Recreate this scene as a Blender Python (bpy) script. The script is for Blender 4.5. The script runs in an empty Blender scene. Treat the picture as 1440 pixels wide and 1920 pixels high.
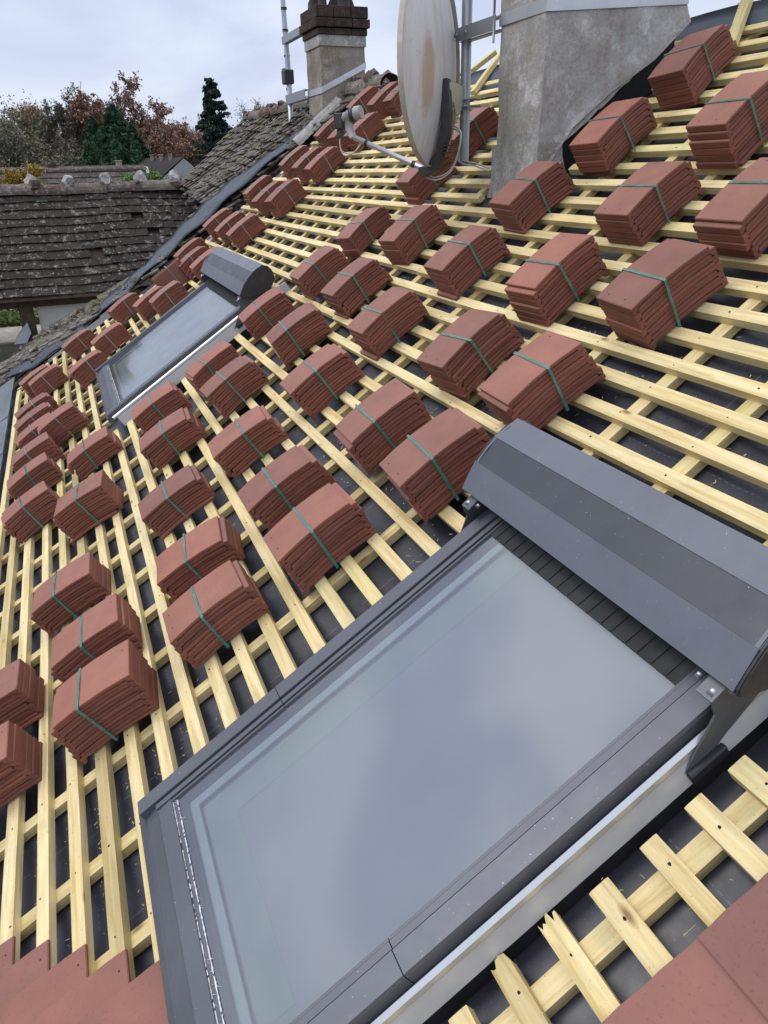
import bpy, bmesh, math, random
import numpy as np
from mathutils import Vector, Matrix
random.seed(7)
rnd = random.Random(11)
C = bpy.context.scene.collection
PI = math.pi

# ------------------------------------------------------------------ frames
# roof coordinates: U metres away from the camera along the battens, V metres up the slope,
# N metres out of the slope (0 = top of the battens).  The slope sags slightly (K).
TH = 0.5727573399056184
K = 0.041
CT, ST = math.cos(TH), math.sin(TH)
def ab2w(u, a, b):
    return Vector((-u, a*CT-b*ST, a*ST+b*CT))
def R(U, V, N=0.0):
    s = K*V; c = 1/math.hypot(1, s)
    return ab2w(U, V-N*s*c, K*V*V/2+N*c)
def frame(U, V, N=0.0, yaw=0.0):
    """matrix whose x runs towards the camera, y up the slope, z out of the slope"""
    ang = TH + math.atan(K*V)
    m = Matrix.Rotation(ang, 4, 'X') @ Matrix.Rotation(yaw, 4, 'Z')
    m.translation = R(U, V, N)
    return m

# ------------------------------------------------------------------ materials
MATS = {}
class NB:
    def __init__(s, name):
        s.m = bpy.data.materials.new(name); s.m.use_nodes = True
        s.t = s.m.node_tree; s.t.nodes.clear()
        s.out = s.n('ShaderNodeOutputMaterial'); s.b = s.n('ShaderNodeBsdfPrincipled')
        s.l(s.b.outputs[0], s.out.inputs[0]); MATS[name] = s.m
    def n(s, t, **kw):
        x = s.t.nodes.new(t)
        for k, v in kw.items(): setattr(x, k, v)
        return x
    def l(s, a, b): s.t.links.new(a, b)
    def val(s, node, **kw):
        for k, v in kw.items():
            node.inputs[k.replace('_', ' ')].default_value = v
        return node
    def coord(s, kind='Object', scale=(1, 1, 1), rndloc=False):
        tc = s.n('ShaderNodeTexCoord'); mp = s.n('ShaderNodeMapping')
        s.l(tc.outputs[kind], mp.inputs[0]); mp.inputs['Scale'].default_value = scale
        if rndloc:
            oi = s.n('ShaderNodeObjectInfo'); mu = s.n('ShaderNodeMath', operation='MULTIPLY')
            mu.inputs[1].default_value = 37.0
            s.l(oi.outputs['Random'], mu.inputs[0]); s.l(mu.outputs[0], mp.inputs['Location'])
        return mp.outputs[0]
    def noise(s, vec, scale, detail=5, rough=.6, dist=0):
        x = s.n('ShaderNodeTexNoise'); s.l(vec, x.inputs['Vector'])
        x.inputs['Scale'].default_value = scale; x.inputs['Detail'].default_value = detail
        x.inputs['Roughness'].default_value = rough; x.inputs['Distortion'].default_value = dist
        return x.outputs[0]
    def ramp(s, fac, stops, interp='LINEAR'):
        x = s.n('ShaderNodeValToRGB'); s.l(fac, x.inputs[0]); e = x.color_ramp.elements
        x.color_ramp.interpolation = interp
        while len(e) < len(stops): e.new(.5)
        for q, (p, c) in zip(e, stops):
            q.position = p; q.color = (c[0], c[1], c[2], 1) if hasattr(c, '__len__') else (c, c, c, 1)
        return x.outputs[0]
    def mix(s, fac, a, b, bt='MIX'):
        x = s.n('ShaderNodeMix', data_type='RGBA', blend_type=bt)
        for sock, v in ((x.inputs[0], fac), (x.inputs[6], a), (x.inputs[7], b)):
            if hasattr(v, 'type') or hasattr(v, 'is_linked'): s.l(v, sock)
            elif hasattr(v, '__len__'): sock.default_value = (v[0], v[1], v[2], 1)
            else: sock.default_value = v
        return x.outputs[2]
    def bump(s, h, strength=.3, dist=.002):
        x = s.n('ShaderNodeBump'); s.l(h, x.inputs['Height'])
        x.inputs['Strength'].default_value = strength; x.inputs['Distance'].default_value = dist
        s.l(x.outputs[0], s.b.inputs['Normal'])
    def set(s, col=None, rough=None, metal=None, spec=None):
        for k, v in (('Base Color', col), ('Roughness', rough), ('Metallic', metal), ('Specular IOR Level', spec)):
            if v is None: continue
            if hasattr(v, 'is_linked'): s.l(v, s.b.inputs[k])
            elif hasattr(v, '__len__'): s.b.inputs[k].default_value = (v[0], v[1], v[2], 1)
            else: s.b.inputs[k].default_value = v
        return s

def simple(name, col, rough=.6, metal=0, var=.15, scale=8, bump=.15, bscale=60, spec=.5, bd=.001):
    s = NB(name); v = s.coord('Object', rndloc=True)
    n1 = s.noise(v, scale, 6, .65)
    c = s.ramp(n1, [(.3, [x*(1-var) for x in col]), (.7, [min(1, x*(1+var)) for x in col])])
    s.set(c, rough, metal, spec)
    if bump: s.bump(s.noise(v, bscale, 4), bump, bd)
    return s.m

# fired clay tiles
def clay(name, top):
    s = NB(name); v = s.coord('Object', rndloc=True)
    oi = s.n('ShaderNodeObjectInfo')
    big = s.noise(v, 9, 5, .6); fine = s.noise(v, 160, 3, .7)
    c = s.ramp(big, [(.3, [x*.86 for x in top]), (.72, [x*1.1 for x in top])])
    tone = s.ramp(oi.outputs['Random'], [(0, (.78, .76, .78)), (.5, (1, 1, 1)), (1, (1.16, 1.06, 1.0))])
    c = s.mix(1, c, tone, 'MULTIPLY')
    dots = s.ramp(fine, [(.3, .72), (.42, 1.0)])
    c = s.mix(1, c, dots, 'MULTIPLY')
    # pale dust and scuffs
    st = s.noise(s.coord('Object', (30, 5, 30), True), 3, 6, .8)
    c = s.mix(s.ramp(st, [(.66, 0), (.78, .35)]), c, (.5, .33, .29))
    s.set(c, .62, 0, .45); s.bump(fine, .35, .0008)
    return s.m
M_TILE = clay('engobe_clay', (.275, .120, .088))
M_EDGE = clay('raw_clay_edge_shaded', (.215, .073, .050))  # raw clay tone, darkened further to paint in the shade on tile sides
M_HOLE = simple('nail_hole', (.015, .008, .006), .9, bump=0)

def pine(name, cols, axis):
    s = NB(name)
    sc = [60, 60, 60]; sc[axis] = 3.2
    v = s.coord('Object', tuple(sc), True); v2 = s.coord('Object', (1, 1, 1), True)
    g = s.noise(v, 1.0, 6, .62, .6)
    c = s.ramp(g, [(.33, cols[0]), (.5, cols[1]), (.66, cols[2])])
    oi = s.n('ShaderNodeObjectInfo')
    c = s.mix(1, c, s.ramp(oi.outputs['Random'], [(0, (.66, .63, .55)), (.22, (.93, .89, .80)), (.65, (1.04, 1.02, 1.0)), (.85, (.92, .93, .78)), (1, (1.05, .97, .90))]), 'MULTIPLY')
    # greenish-grey weathering in patches
    w = s.noise(s.coord('Object', (4, 9, 9), True), 1.2, 5, .7)
    c = s.mix(s.ramp(w, [(.50, 0), (.70, .6)]), c, (.44, .42, .24))
    # knots
    ksc = [9, 24, 24]
    if axis == 1: ksc = [24, 9, 24]
    kv = s.n('ShaderNodeTexVoronoi'); s.l(s.coord('Object', tuple(ksc), True), kv.inputs['Vector']); kv.inputs['Scale'].default_value = .42
    kd = s.ramp(kv.outputs['Distance'], [(.03, .9), (.06, .5), (.10, 0)])
    c = s.mix(kd, c, (.22, .11, .035))
    # bright and dirty specks
    f = s.noise(v2, 220, 2, .6)
    c = s.mix(s.ramp(f, [(.68, 0), (.76, .6)]), c, (.16, .11, .05))
    s.set(c, .68, 0, .3); s.bump(g, .35, .0012)
    return s.m
PCOL = [(.56, .43, .19), (.72, .60, .33), (.80, .70, .44)]
M_PINE = pine('batten_pine', PCOL, 0)
M_PINEV = pine('counter_batten_pine', [(.52, .41, .18), (.66, .55, .29), (.75, .65, .39)], 1)

def underlay_mat():
    s = NB('black_underlay')
    uv = s.n('ShaderNodeTexCoord').outputs['UV']
    sep = s.n('ShaderNodeSeparateXYZ'); s.l(uv, sep.inputs[0])
    def m(op, a, b=None):
        x = s.n('ShaderNodeMath', operation=op)
        for i, q in enumerate((a, b)):
            if q is None: continue
            if hasattr(q, 'is_linked'): s.l(q, x.inputs[i])
            else: x.inputs[i].default_value = q
        return x.outputs[0]
    V_, U_ = sep.outputs[1], sep.outputs[0]
    n0 = s.noise(uv, 1.1, 3); 
    row = m('ABSOLUTE', m('SUBTRACT', m('FRACT', m('MULTIPLY', V_, 6.2)), .5))
    line = m('LESS_THAN', row, .009)
    dash = m('GREATER_THAN', m('FRACT', m('MULTIPLY', U_, 55)), .45)
    wear = m('GREATER_THAN', s.noise(uv, 9, 4), .47)
    mark = m('MULTIPLY', m('MULTIPLY', line, dash), wear)
    rowu = m('ABSOLUTE', m('SUBTRACT', m('FRACT', m('MULTIPLY', U_, 2.7)), .5))
    mark2 = m('MULTIPLY', m('LESS_THAN', rowu, .006), m('GREATER_THAN', s.noise(uv, 12, 4), .5))
    mk = m('MAXIMUM', mark, mark2)
    big = s.noise(uv, 2.3, 6, .7)
    c = s.ramp(big, [(.3, (.020, .023, .034)), (.55, (.037, .041, .058)), (.75, (.072, .077, .102))])
    c = s.mix(m('MULTIPLY', mk, .32), c, (.22, .24, .28))
    dust = s.noise(uv, 260, 3, .7); dm = s.noise(uv, 1.7, 4, .6)
    df = m('MULTIPLY', s.ramp(dust, [(.62, 0), (.70, 1)]), s.ramp(dm, [(.45, 0), (.62, .6)]))
    c = s.mix(df, c, (.45, .40, .28))
    s.set(c, s.ramp(s.noise(uv, 8, 4), [(.3, .34), (.7, .55)]), 0, .6)
    s.bump(s.noise(uv, 5, 4, .55, .4), .35, .010)
    return s.m
M_UNDER = underlay_mat()

def metal_paint(name, col, rough, speck=.6, metal=.35, streak=False):
    s = NB(name); v = s.coord('Object')
    n = s.noise(v, 3.2, 6, .7)
    c = s.ramp(n, [(.3, [x*.88 for x in col]), (.7, [x*1.12 for x in col])])
    f = s.noise(v, 190, 2, .5)
    c = s.mix(s.ramp(f, [(.735, 0), (.765, speck)]), c, (.6, .6, .6))
    sw = s.noise(s.coord('Object', (40, 6, 6)), 1.5, 6, .8)
    c = s.mix(s.ramp(sw, [(.64, 0), (.74, .16)]), c, (.55, .55, .56))
    if streak:
        st = s.noise(s.coord('Object', (2, 90, 2)), 1.4, 4, .7)
        c = s.mix(s.ramp(st, [(.60, 0), (.72, .5)]), c, (.5, .52, .56))
    s.set(c, s.ramp(s.noise(v, 12, 4), [(.3, rough*.85), (.7, rough*1.2)]), metal, .5)
    return s.m
M_CLAD = metal_paint('grey_cladding', (.112, .119, .140), .42)
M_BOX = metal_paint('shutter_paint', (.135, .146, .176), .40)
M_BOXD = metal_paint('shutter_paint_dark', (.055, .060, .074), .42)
M_CAP = simple('dark_plastic', (.035, .034, .038), .5, var=.3, scale=30, bump=.3, bscale=200)
M_RUB = simple('black_rubber', (.012, .014, .02), .5, bump=0)
M_REFL = simple('ribbed_reflection', (.028, .032, .034), .75, var=.4, scale=14, bump=.4, bscale=50, bd=.002)
M_ALU = metal_paint('galvanised_sheet', (.55, .57, .60), .38, .3, .75, True)
M_SIDEF = metal_paint('dull_flashing', (.50, .51, .53), .42, .4, .35, True)

def glass_mat():
    s = NB('coated_glass')
    v = s.coord('Object')
    tr = s.n('ShaderNodeBsdfTransparent'); tr.inputs[0].default_value = (.86, .91, .90, 1)
    gl = s.n('ShaderNodeBsdfGlossy'); gl.inputs['Roughness'].default_value = .06
    gl.inputs['Color'].default_value = (.86, .90, 1, 1)
    fr = s.n('ShaderNodeFresnel'); fr.inputs['IOR'].default_value = 2.35
    mx = s.n('ShaderNodeMixShader'); s.l(fr.outputs[0], mx.inputs[0]); s.l(tr.outputs[0], mx.inputs[1]); s.l(gl.outputs[0], mx.inputs[2])
    df = s.n('ShaderNodeBsdfDiffuse'); df.inputs[0].default_value = (.55, .57, .6, 1)
    dust = s.noise(v, 150, 3, .7); patch = s.noise(v, 2.5, 5, .7)
    m1 = s.n('ShaderNodeMath', operation='MULTIPLY'); s.l(s.ramp(dust, [(.70, 0), (.74, 1)]), m1.inputs[0]); s.l(s.ramp(patch, [(.4, .15), (.6, 1)]), m1.inputs[1])
    film = s.n('ShaderNodeMath', operation='MULTIPLY_ADD'); s.l(m1.outputs[0], film.inputs[0]); film.inputs[1].default_value = .6
    s.l(s.ramp(patch, [(.3, .05), (.75, .13)]), film.inputs[2])
    m2 = s.n('ShaderNodeMixShader'); s.l(film.outputs[0], m2.inputs[0]); s.l(mx.outputs[0], m2.inputs[1]); s.l(df.outputs[0], m2.inputs[2])
    s.l(m2.outputs[0], s.out.inputs[0])
    return s.m
M_GLASS = glass_mat()
M_BLIND = simple('roller_blind', (.33, .355, .41), .8, var=.08, scale=2, bump=0)
M_BLIND2 = simple('dim_interior', (.34, .37, .36), .8, var=.3, scale=6, bump=0)
M_SPACER = simple('spacer_bar', (.40, .47, .53), .6, var=.06, bump=0)
M_SPACER2 = simple('inner_reveal', (.31, .37, .385), .7, var=.06, bump=0)
M_LIME = simple('lime_deposit', (.62, .62, .66), .8, var=.3, scale=60)

def render_mat(name, c1, c2, c3, sc=1.0):
    s = NB(name); v = s.coord('Object')
    a = s.noise(v, 2.2*sc, 7, .72, .4); b = s.noise(s.coord('Object', (7, 7, .9)), 1.2, 5, .65)
    c = s.ramp(a, [(.3, c1), (.52, c2), (.72, c3)])
    c = s.mix(s.ramp(b, [(.50, 0), (.66, .5)]), c, (c1[0]*.9, c1[1]*.75, c1[2]*.58))
    w = s.noise(v, 5*sc, 6, .8)
    c = s.mix(s.ramp(w, [(.52, 0), (.66, .7)]), c, (c3[0]*1.35, c3[1]*1.35, c3[2]*1.38))
    f = s.noise(v, 70, 5, .75)
    c = s.mix(1, c, s.ramp(f, [(.3, .78), (.6, 1.05)]), 'MULTIPLY')
    s.set(c, .92, 0, .2); s.bump(f, .7, .006)
    return s.m
M_RENDER = render_mat('weathered_render', (.29, .275, .255), (.39, .38, .37), (.49, .485, .49), 1.3)
M_RENDER2 = render_mat('old_tan_render', (.21, .18, .145), (.30, .265, .22), (.38, .35, .31))
M_MORTAR = render_mat('mortar', (.24, .23, .22), (.36, .35, .33), (.46, .45, .44), 3)
M_BRICK = render_mat('sooty_brick', (.035, .024, .022), (.06, .042, .038), (.10, .075, .068), 3)
M_POT = simple('sooty_pot', (.03, .024, .024), .8, var=.4)
M_ZINC = metal_paint('zinc', (.42, .47, .52), .45, .2, .6)
M_STEEL = metal_paint('galvanised_tube', (.33, .35, .37), .45, .3, .7)
M_MEMB = metal_paint('blue_grey_membrane', (.16, .19, .235), .45, .2, .1)
M_WHITE = simple('white_wall', (.66, .65, .64), .9, var=.12, scale=2, bump=.3)
M_GABLE = simple('pale_gable', (.55, .58, .58), .9, var=.06)
M_POST = simple('old_post_timber', (.07, .045, .03), .85, var=.4, scale=12, bump=.6, bscale=40, bd=.004)
M_DARK = simple('dark_void', (.012, .012, .012), .9, bump=0)

def oldtile(name, moss=.3, lichen=.5, base=((.035, .026, .024), (.065, .048, .043), (.10, .075, .066))):
    s = NB(name); v = s.coord('Object')
    g = s.n('ShaderNodeNewGeometry')
    c = s.ramp(g.outputs['Random Per Island'], [(0, base[0]), (.5, base[1]), (1, base[2])])
    n = s.noise(v, 9, 6, .8)
    c = s.mix(s.ramp(n, [(.62 - .1*lichen, 0), (.70 - .1*lichen, .75)]), c, (.27, .255, .235))
    n3 = s.noise(v, 22, 5, .7)
    c = s.mix(s.ramp(n3, [(.62, 0), (.67, .9)]), c, (.44, .42, .39))
    n2 = s.noise(v, 3.3, 6, .75)
    c = s.mix(s.ramp(n2, [(.66-.25*moss, 0), (.78-.25*moss, .85)]), c, (.105, .105, .04))
    s.set(c, .95, 0, .2); s.bump(n3, .8, .01)
    return s.m
M_OLD = oldtile('lichened_dark_tile', .05, .75, ((.030, .024, .021), (.037, .030, .027), (.045, .036, .032)))
M_OLDM = oldtile('mossy_old_tile', .6, 1.3, ((.045, .036, .031), (.075, .062, .052), (.13, .11, .095)))
M_RIDGE = oldtile('lichened_ridge', .25, 1.0, ((.10, .055, .042), (.12, .09, .078), (.17, .15, .13)))
M_FARROOF = oldtile('far_roof_tile', .1, .5, ((.06, .052, .048), (.085, .072, .066), (.11, .095, .085)))
M_SLATE = simple('far_slate', (.06, .05, .05), .8)

def dish_mat():
    s = NB('weathered_dish'); v = s.coord('Object')
    st = s.noise(s.coord('Object', (16, 16, 1.6)), 1.0, 6, .7)
    c = s.ramp(st, [(.3, (.55, .55, .52)), (.5, (.70, .70, .69)), (.7, (.76, .76, .77))])
    g = s.noise(v, 9, 6, .8)
    c = s.mix(s.ramp(g, [(.58, 0), (.72, .45)]), c, (.33, .32, .26))
    # one rust bloom
    d = s.n('ShaderNodeVectorMath', operation='DISTANCE')
    mp = s.n('ShaderNodeMapping'); tc = s.n('ShaderNodeTexCoord'); s.l(tc.outputs['Object'], mp.inputs[0])
    mp.inputs['Scale'].default_value = (2.6, 1.6, .95); s.l(mp.outputs[0], d.inputs[0]); d.inputs[1].default_value = DISH_RUST
    ad = s.n('ShaderNodeMath', operation='MULTIPLY_ADD'); s.l(s.noise(v, 12, 5, .7), ad.inputs[0]); ad.inputs[1].default_value = .12; s.l(d.outputs['Value'], ad.inputs[2])
    c = s.mix(s.ramp(ad.outputs[0], [(.17, .6), (.23, 0)]), c, (.52, .29, .13))
    sx_ = s.n('ShaderNodeSeparateXYZ'); s.l(tc.outputs['Object'], sx_.inputs[0])
    c = s.mix(s.ramp(sx_.outputs[0], [(.24, 0), (.34, .8)]), c, (.50, .42, .34))
    s.set(c, .6, 0, .4); s.bump(g, .2, .002)
    return s.m
DISH_RUST = (-.17*2.6, -.09, -.05)
M_DISH = dish_mat()

def leafmat(name, c1, c2, c3):
    s = NB(name); g = s.n('ShaderNodeNewGeometry')
    c = s.ramp(g.outputs['Random Per Island'], [(0, c1), (.5, c2), (1, c3)])
    n = s.noise(s.coord('Object'), .35, 3, .6)
    c = s.mix(1, c, s.ramp(n, [(.3, (.75, .8, .8)), (.7, (1.25, 1.15, 1.1))]), 'MULTIPLY')
    s.set(c, .85, 0, .2)
    return s.m
M_BARK = simple('bark', (.12, .105, .095), .95, var=.3)
L_RUST = leafmat('rust_leaves', (0.172, 0.096, 0.072), (0.273, 0.155, 0.115), (0.374, 0.222, 0.158))  # tree leaf tones lightened and greyed, haze and sky glow painted in
L_BROWN = leafmat('brown_twigs', (0.156, 0.127, 0.097), (0.242, 0.191, 0.148), (0.328, 0.270, 0.198))
L_OLIVE = leafmat('olive_leaves', (0.119, 0.119, 0.067), (0.187, 0.179, 0.098), (0.271, 0.249, 0.137))
L_GREYG = leafmat('grey_green_leaves', (0.146, 0.153, 0.107), (0.205, 0.213, 0.143), (0.290, 0.290, 0.197))
L_IVY = leafmat('dark_ivy_twigs', (0.081, 0.086, 0.065), (0.135, 0.135, 0.103), (0.198, 0.181, 0.149))
L_DKG = leafmat('conifer_green', (0.019, 0.048, 0.025), (0.032, 0.078, 0.040), (0.057, 0.112, 0.057))
L_SPR = leafmat('spruce_needles', (0.013, 0.026, 0.020), (0.021, 0.040, 0.031), (0.038, 0.059, 0.046))
L_GOLD = leafmat('golden_leaves', (.30, .20, .03), (.42, .29, .05), (.55, .42, .10))
L_LIME = leafmat('bright_green_leaves', (.09, .19, .04), (.14, .27, .06), (.2, .36, .10))
L_ORANGE = leafmat('orange_leaves', (0.237, 0.138, 0.085), (0.307, 0.185, 0.109), (0.381, 0.252, 0.147))
M_CABLE = simple('white_cable', (.5, .49, .46), .5, bump=0)

def strap_mat():
    s = NB('green_strap'); v = s.coord('Object')
    n = s.noise(v, 60, 3)
    s.set(s.ramp(n, [(.3, (.09, .33, .26)), (.7, (.13, .42, .34))]), .25, 0, 1.0)
    s.b.inputs['Coat Weight'].default_value = 1.0; s.b.inputs['Coat Roughness'].default_value = .15
    return s.m
M_STRAP = strap_mat()
def strap2():
    s = NB('clear_strap'); s.set((.42, .47, .42), .3, 0, .6); return s.m
M_STRAPW = strap2()

# ------------------------------------------------------------------ object helpers
def tag(o, label=None, cat=None, group=None, kind=None):
    if label: o['label'] = label
    if cat: o['category'] = cat
    if group: o['group'] = group
    if kind: o['kind'] = kind
    return o
def obj(name, me, mat=None, parent=None, mw=None):
    if isinstance(me, bmesh.types.BMesh):
        b = me; me = bpy.data.meshes.new(name); b.to_mesh(me); b.free()
    o = bpy.data.objects.new(name, me); C.objects.link(o)
    if mat is not None and not me.materials:
        for m in (mat if isinstance(mat, (list, tuple)) else [mat]): me.materials.append(m)
    if parent: o.parent = parent
    if mw is not None: o.matrix_local = mw
    return o
def empty(name, mw=None, parent=None):
    o = bpy.data.objects.new(name, None); C.objects.link(o); o.empty_display_size = .1
    if mw is not None: o.matrix_world = mw if isinstance(mw, Matrix) else Matrix.Translation(mw)
    return o
def pd(name, verts, faces, mat=None, parent=None, mw=None, smooth=False):
    me = bpy.data.meshes.new(name); me.from_pydata([tuple(v) for v in verts], [], faces); me.update()
    if smooth:
        for p in me.polygons: p.use_smooth = True
    return obj(name, me, mat, parent, mw)
def box(bm, x0, x1, y0, y1, z0, z1, mi=0):
    vs = [bm.verts.new(p) for p in ((x0,y0,z0),(x1,y0,z0),(x1,y1,z0),(x0,y1,z0),(x0,y0,z1),(x1,y0,z1),(x1,y1,z1),(x0,y1,z1))]
    fs = []
    for f in ((3,2,1,0),(4,5,6,7),(0,1,5,4),(1,2,6,5),(2,3,7,6),(3,0,4,7)):
        q = bm.faces.new([vs[i] for i in f]); q.material_index = mi; fs.append(q)
    return vs, fs
def bevel(bm, w, seg=1):
    bmesh.ops.bevel(bm, geom=list(bm.edges), offset=w, segments=seg, affect='EDGES', clamp_overlap=True)
def prism(bm, pts, x0, x1, ax=0, mi=0):
    """polygon pts in the other two axes, extruded along ax"""
    def mk(p, t):
        q = [p[0], p[1]]; q.insert(ax, t); return bm.verts.new(q)
    a = [mk(p, x0) for p in pts]; b = [mk(p, x1) for p in pts]; n = len(pts)
    for i in range(n):
        f = bm.faces.new((a[i], a[(i+1) % n], b[(i+1) % n], b[i])); f.material_index = mi
    f = bm.faces.new(a); f.material_index = mi
    f = bm.faces.new(b[::-1]); f.material_index = mi
    bmesh.ops.recalc_face_normals(bm, faces=bm.faces)
def tube(bm, pts, r, seg=8, cap=True, mi=0):
    pts = [Vector(p) for p in pts]; rings = []
    rr = r if hasattr(r, '__len__') else [r]*len(pts)
    ref = None
    for i, p in enumerate(pts):
        d = (pts[min(i+1, len(pts)-1)]-pts[max(i-1, 0)]).normalized()
        if ref is None or abs(ref.dot(d)) > .95:
            ref = Vector((0, 0, 1)) if abs(d.z) < .9 else Vector((1, 0, 0))
        s = d.cross(ref).normalized(); t = s.cross(d).normalized(); ref = t
        rings.append([bm.verts.new(p+(s*math.cos(2*PI*k/seg)+t*math.sin(2*PI*k/seg))*rr[i]) for k in range(seg)])
    for a, b in zip(rings, rings[1:]):
        for k in range(seg):
            f = bm.faces.new((a[k], a[(k+1) % seg], b[(k+1) % seg], b[k])); f.smooth = True; f.material_index = mi
    if cap:
        bm.faces.new(rings[0]).material_index = mi; bm.faces.new(rings[-1][::-1]).material_index = mi

# ------------------------------------------------------------------ camera
cam_d = bpy.data.cameras.new('Camera'); cam = bpy.data.objects.new('Camera', cam_d); C.objects.link(cam)
mx = Matrix(((0.38464950291087563, -0.3836989884635074, 0.8395354942838911, 0.0),
             (0.9228134993, 0.18098091, -0.34008992, -0.6503416818702369),
             (-0.021447738, 0.90555011, 0.42369682, 1.0084917931357655), (0, 0, 0, 1)))
cam.matrix_world = mx
cam_d.sensor_fit = 'HORIZONTAL'; cam_d.sensor_width = 36; cam_d.lens = 1378.043/1440*36
cam_d.clip_start = .05; cam_d.clip_end = 2000
bpy.context.scene.camera = cam

# ------------------------------------------------------------------ house (under construction roof)
house = empty('house', Vector((-4, .2, -4.6)))
tag(house, 'house with roof stripped to pale battens, two skylights and two chimneys', 'house')
HINV = house.matrix_world.inverted() if False else Matrix.Translation(-Vector((-4, .2, -4.6)))
def hp(name, me, mat=None, mw=None):
    """a part of the house given in world coordinates"""
    return obj(name, me, mat, house, HINV @ (mw if mw is not None else Matrix()))

# underlay sheet
CB = [-.62, -.33, -.03, .28, .57, .89, 1.21, 1.48, 1.80, 2.10, 2.385, 2.675, 2.945, 3.225, 3.51, 3.84, 4.20, 4.44, 4.76, 4.97, 5.275, 5.56, 5.77, 6.08, 6.38, 6.68, 6.98, 7.28, 7.55]
def cb_dist(u): return min(abs(u-c) for c in CB)
def underlay():
    us = np.arange(-1.2, 8.01, .06); vs = np.arange(-1.58, 2.72, .05)
    verts, faces, uvs = [], [], []
    rr = random.Random(3); ph = [rr.uniform(0, 6) for _ in range(8)]
    for v in vs:
        for u in us:
            sag = min(cb_dist(u), .14)/.14
            n = -.058 - .010*sag*sag - .0035*math.sin(u*9+ph[0]+2*math.sin(v*3))*sag - .003*math.sin(v*14+ph[1]+u*5)*sag
            verts.append(R(u, v, n)); uvs.append((u, v))
    nu = len(us)
    for j in range(len(vs)-1):
        for i in range(nu-1):
            u, v = us[i], vs[j]
            a = j*nu+i
            faces.append((a+1, a, a+nu, a+nu+1))
    me = bpy.data.meshes.new('underlay'); me.from_pydata(verts, [], faces); me.update()
    l = me.uv_layers.new(name='UVMap')
    for p in me.polygons:
        p.use_smooth = True
        for li in p.loop_indices: l.data[li].uv = uvs[me.loops[li].vertex_index]
    return hp('roof_underlay', me, M_UNDER)
underlay()

# counter battens (run up the slope)
def cb_mesh(v0, v1, w=.042):
    bm = bmesh.new(); steps = max(2, int((v1-v0)/.25)); vm = (v0+v1)/2
    return bm, steps, vm
SKY = [dict(u0=.675, u1=1.455, v0=-.82, v1=.40, n=.078), dict(u0=4.40, u1=5.60, v0=-.64, v1=.50, n=.105)]
CHIM = (2.93, 3.38, 1.52, 2.50)
def inside_sky(u, pad):
    return [s for s in SKY if s['u0']-pad < u < s['u1']+pad]
for i, u in enumerate(CB):
    segs = [(-1.5, 2.70 if i % 3 else 2.80)]
    for s in inside_sky(u, .05):
        segs = [(a, b) for (a0, b0) in segs for (a, b) in ((a0, min(b0, s['v0']-.02)), (max(a0, s['v1']+.14), b0)) if b-a > .1]
    if CHIM[0] < u < CHIM[1]:
        segs = [(a, b) for (a0, b0) in segs for (a, b) in ((a0, min(b0, CHIM[2]-.03)), (max(a0, CHIM[3]+.05), b0)) if b-a > .1]
    for (a, b) in segs:
        m = frame(u, (a+b)/2, -.027); mi = m.inverted()
        bm = bmesh.new(); n = max(2, int((b-a)/.3)); rings = []
        w = .021+rnd.uniform(-.001, .001); j = [rnd.uniform(-.003, .003) for _ in range(n+1)]
        for k in range(n+1):
            v = a+(b-a)*k/n
            rings.append([bm.verts.new(mi @ R(u+du+j[k], v, nn)) for du, nn in ((-w, -.027), (w, -.027), (w, -.053), (-w, -.053))])
        for A_, B_ in zip(rings, rings[1:]):
            for k in range(4): bm.faces.new((A_[k], A_[(k+1) % 4], B_[(k+1) % 4], B_[k]))
        bm.faces.new(rings[0]); bm.faces.new(rings[-1][::-1])
        bmesh.ops.recalc_face_normals(bm, faces=bm.faces)
        obj('counter_batten', bm, M_PINEV, house, HINV @ m)

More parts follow.
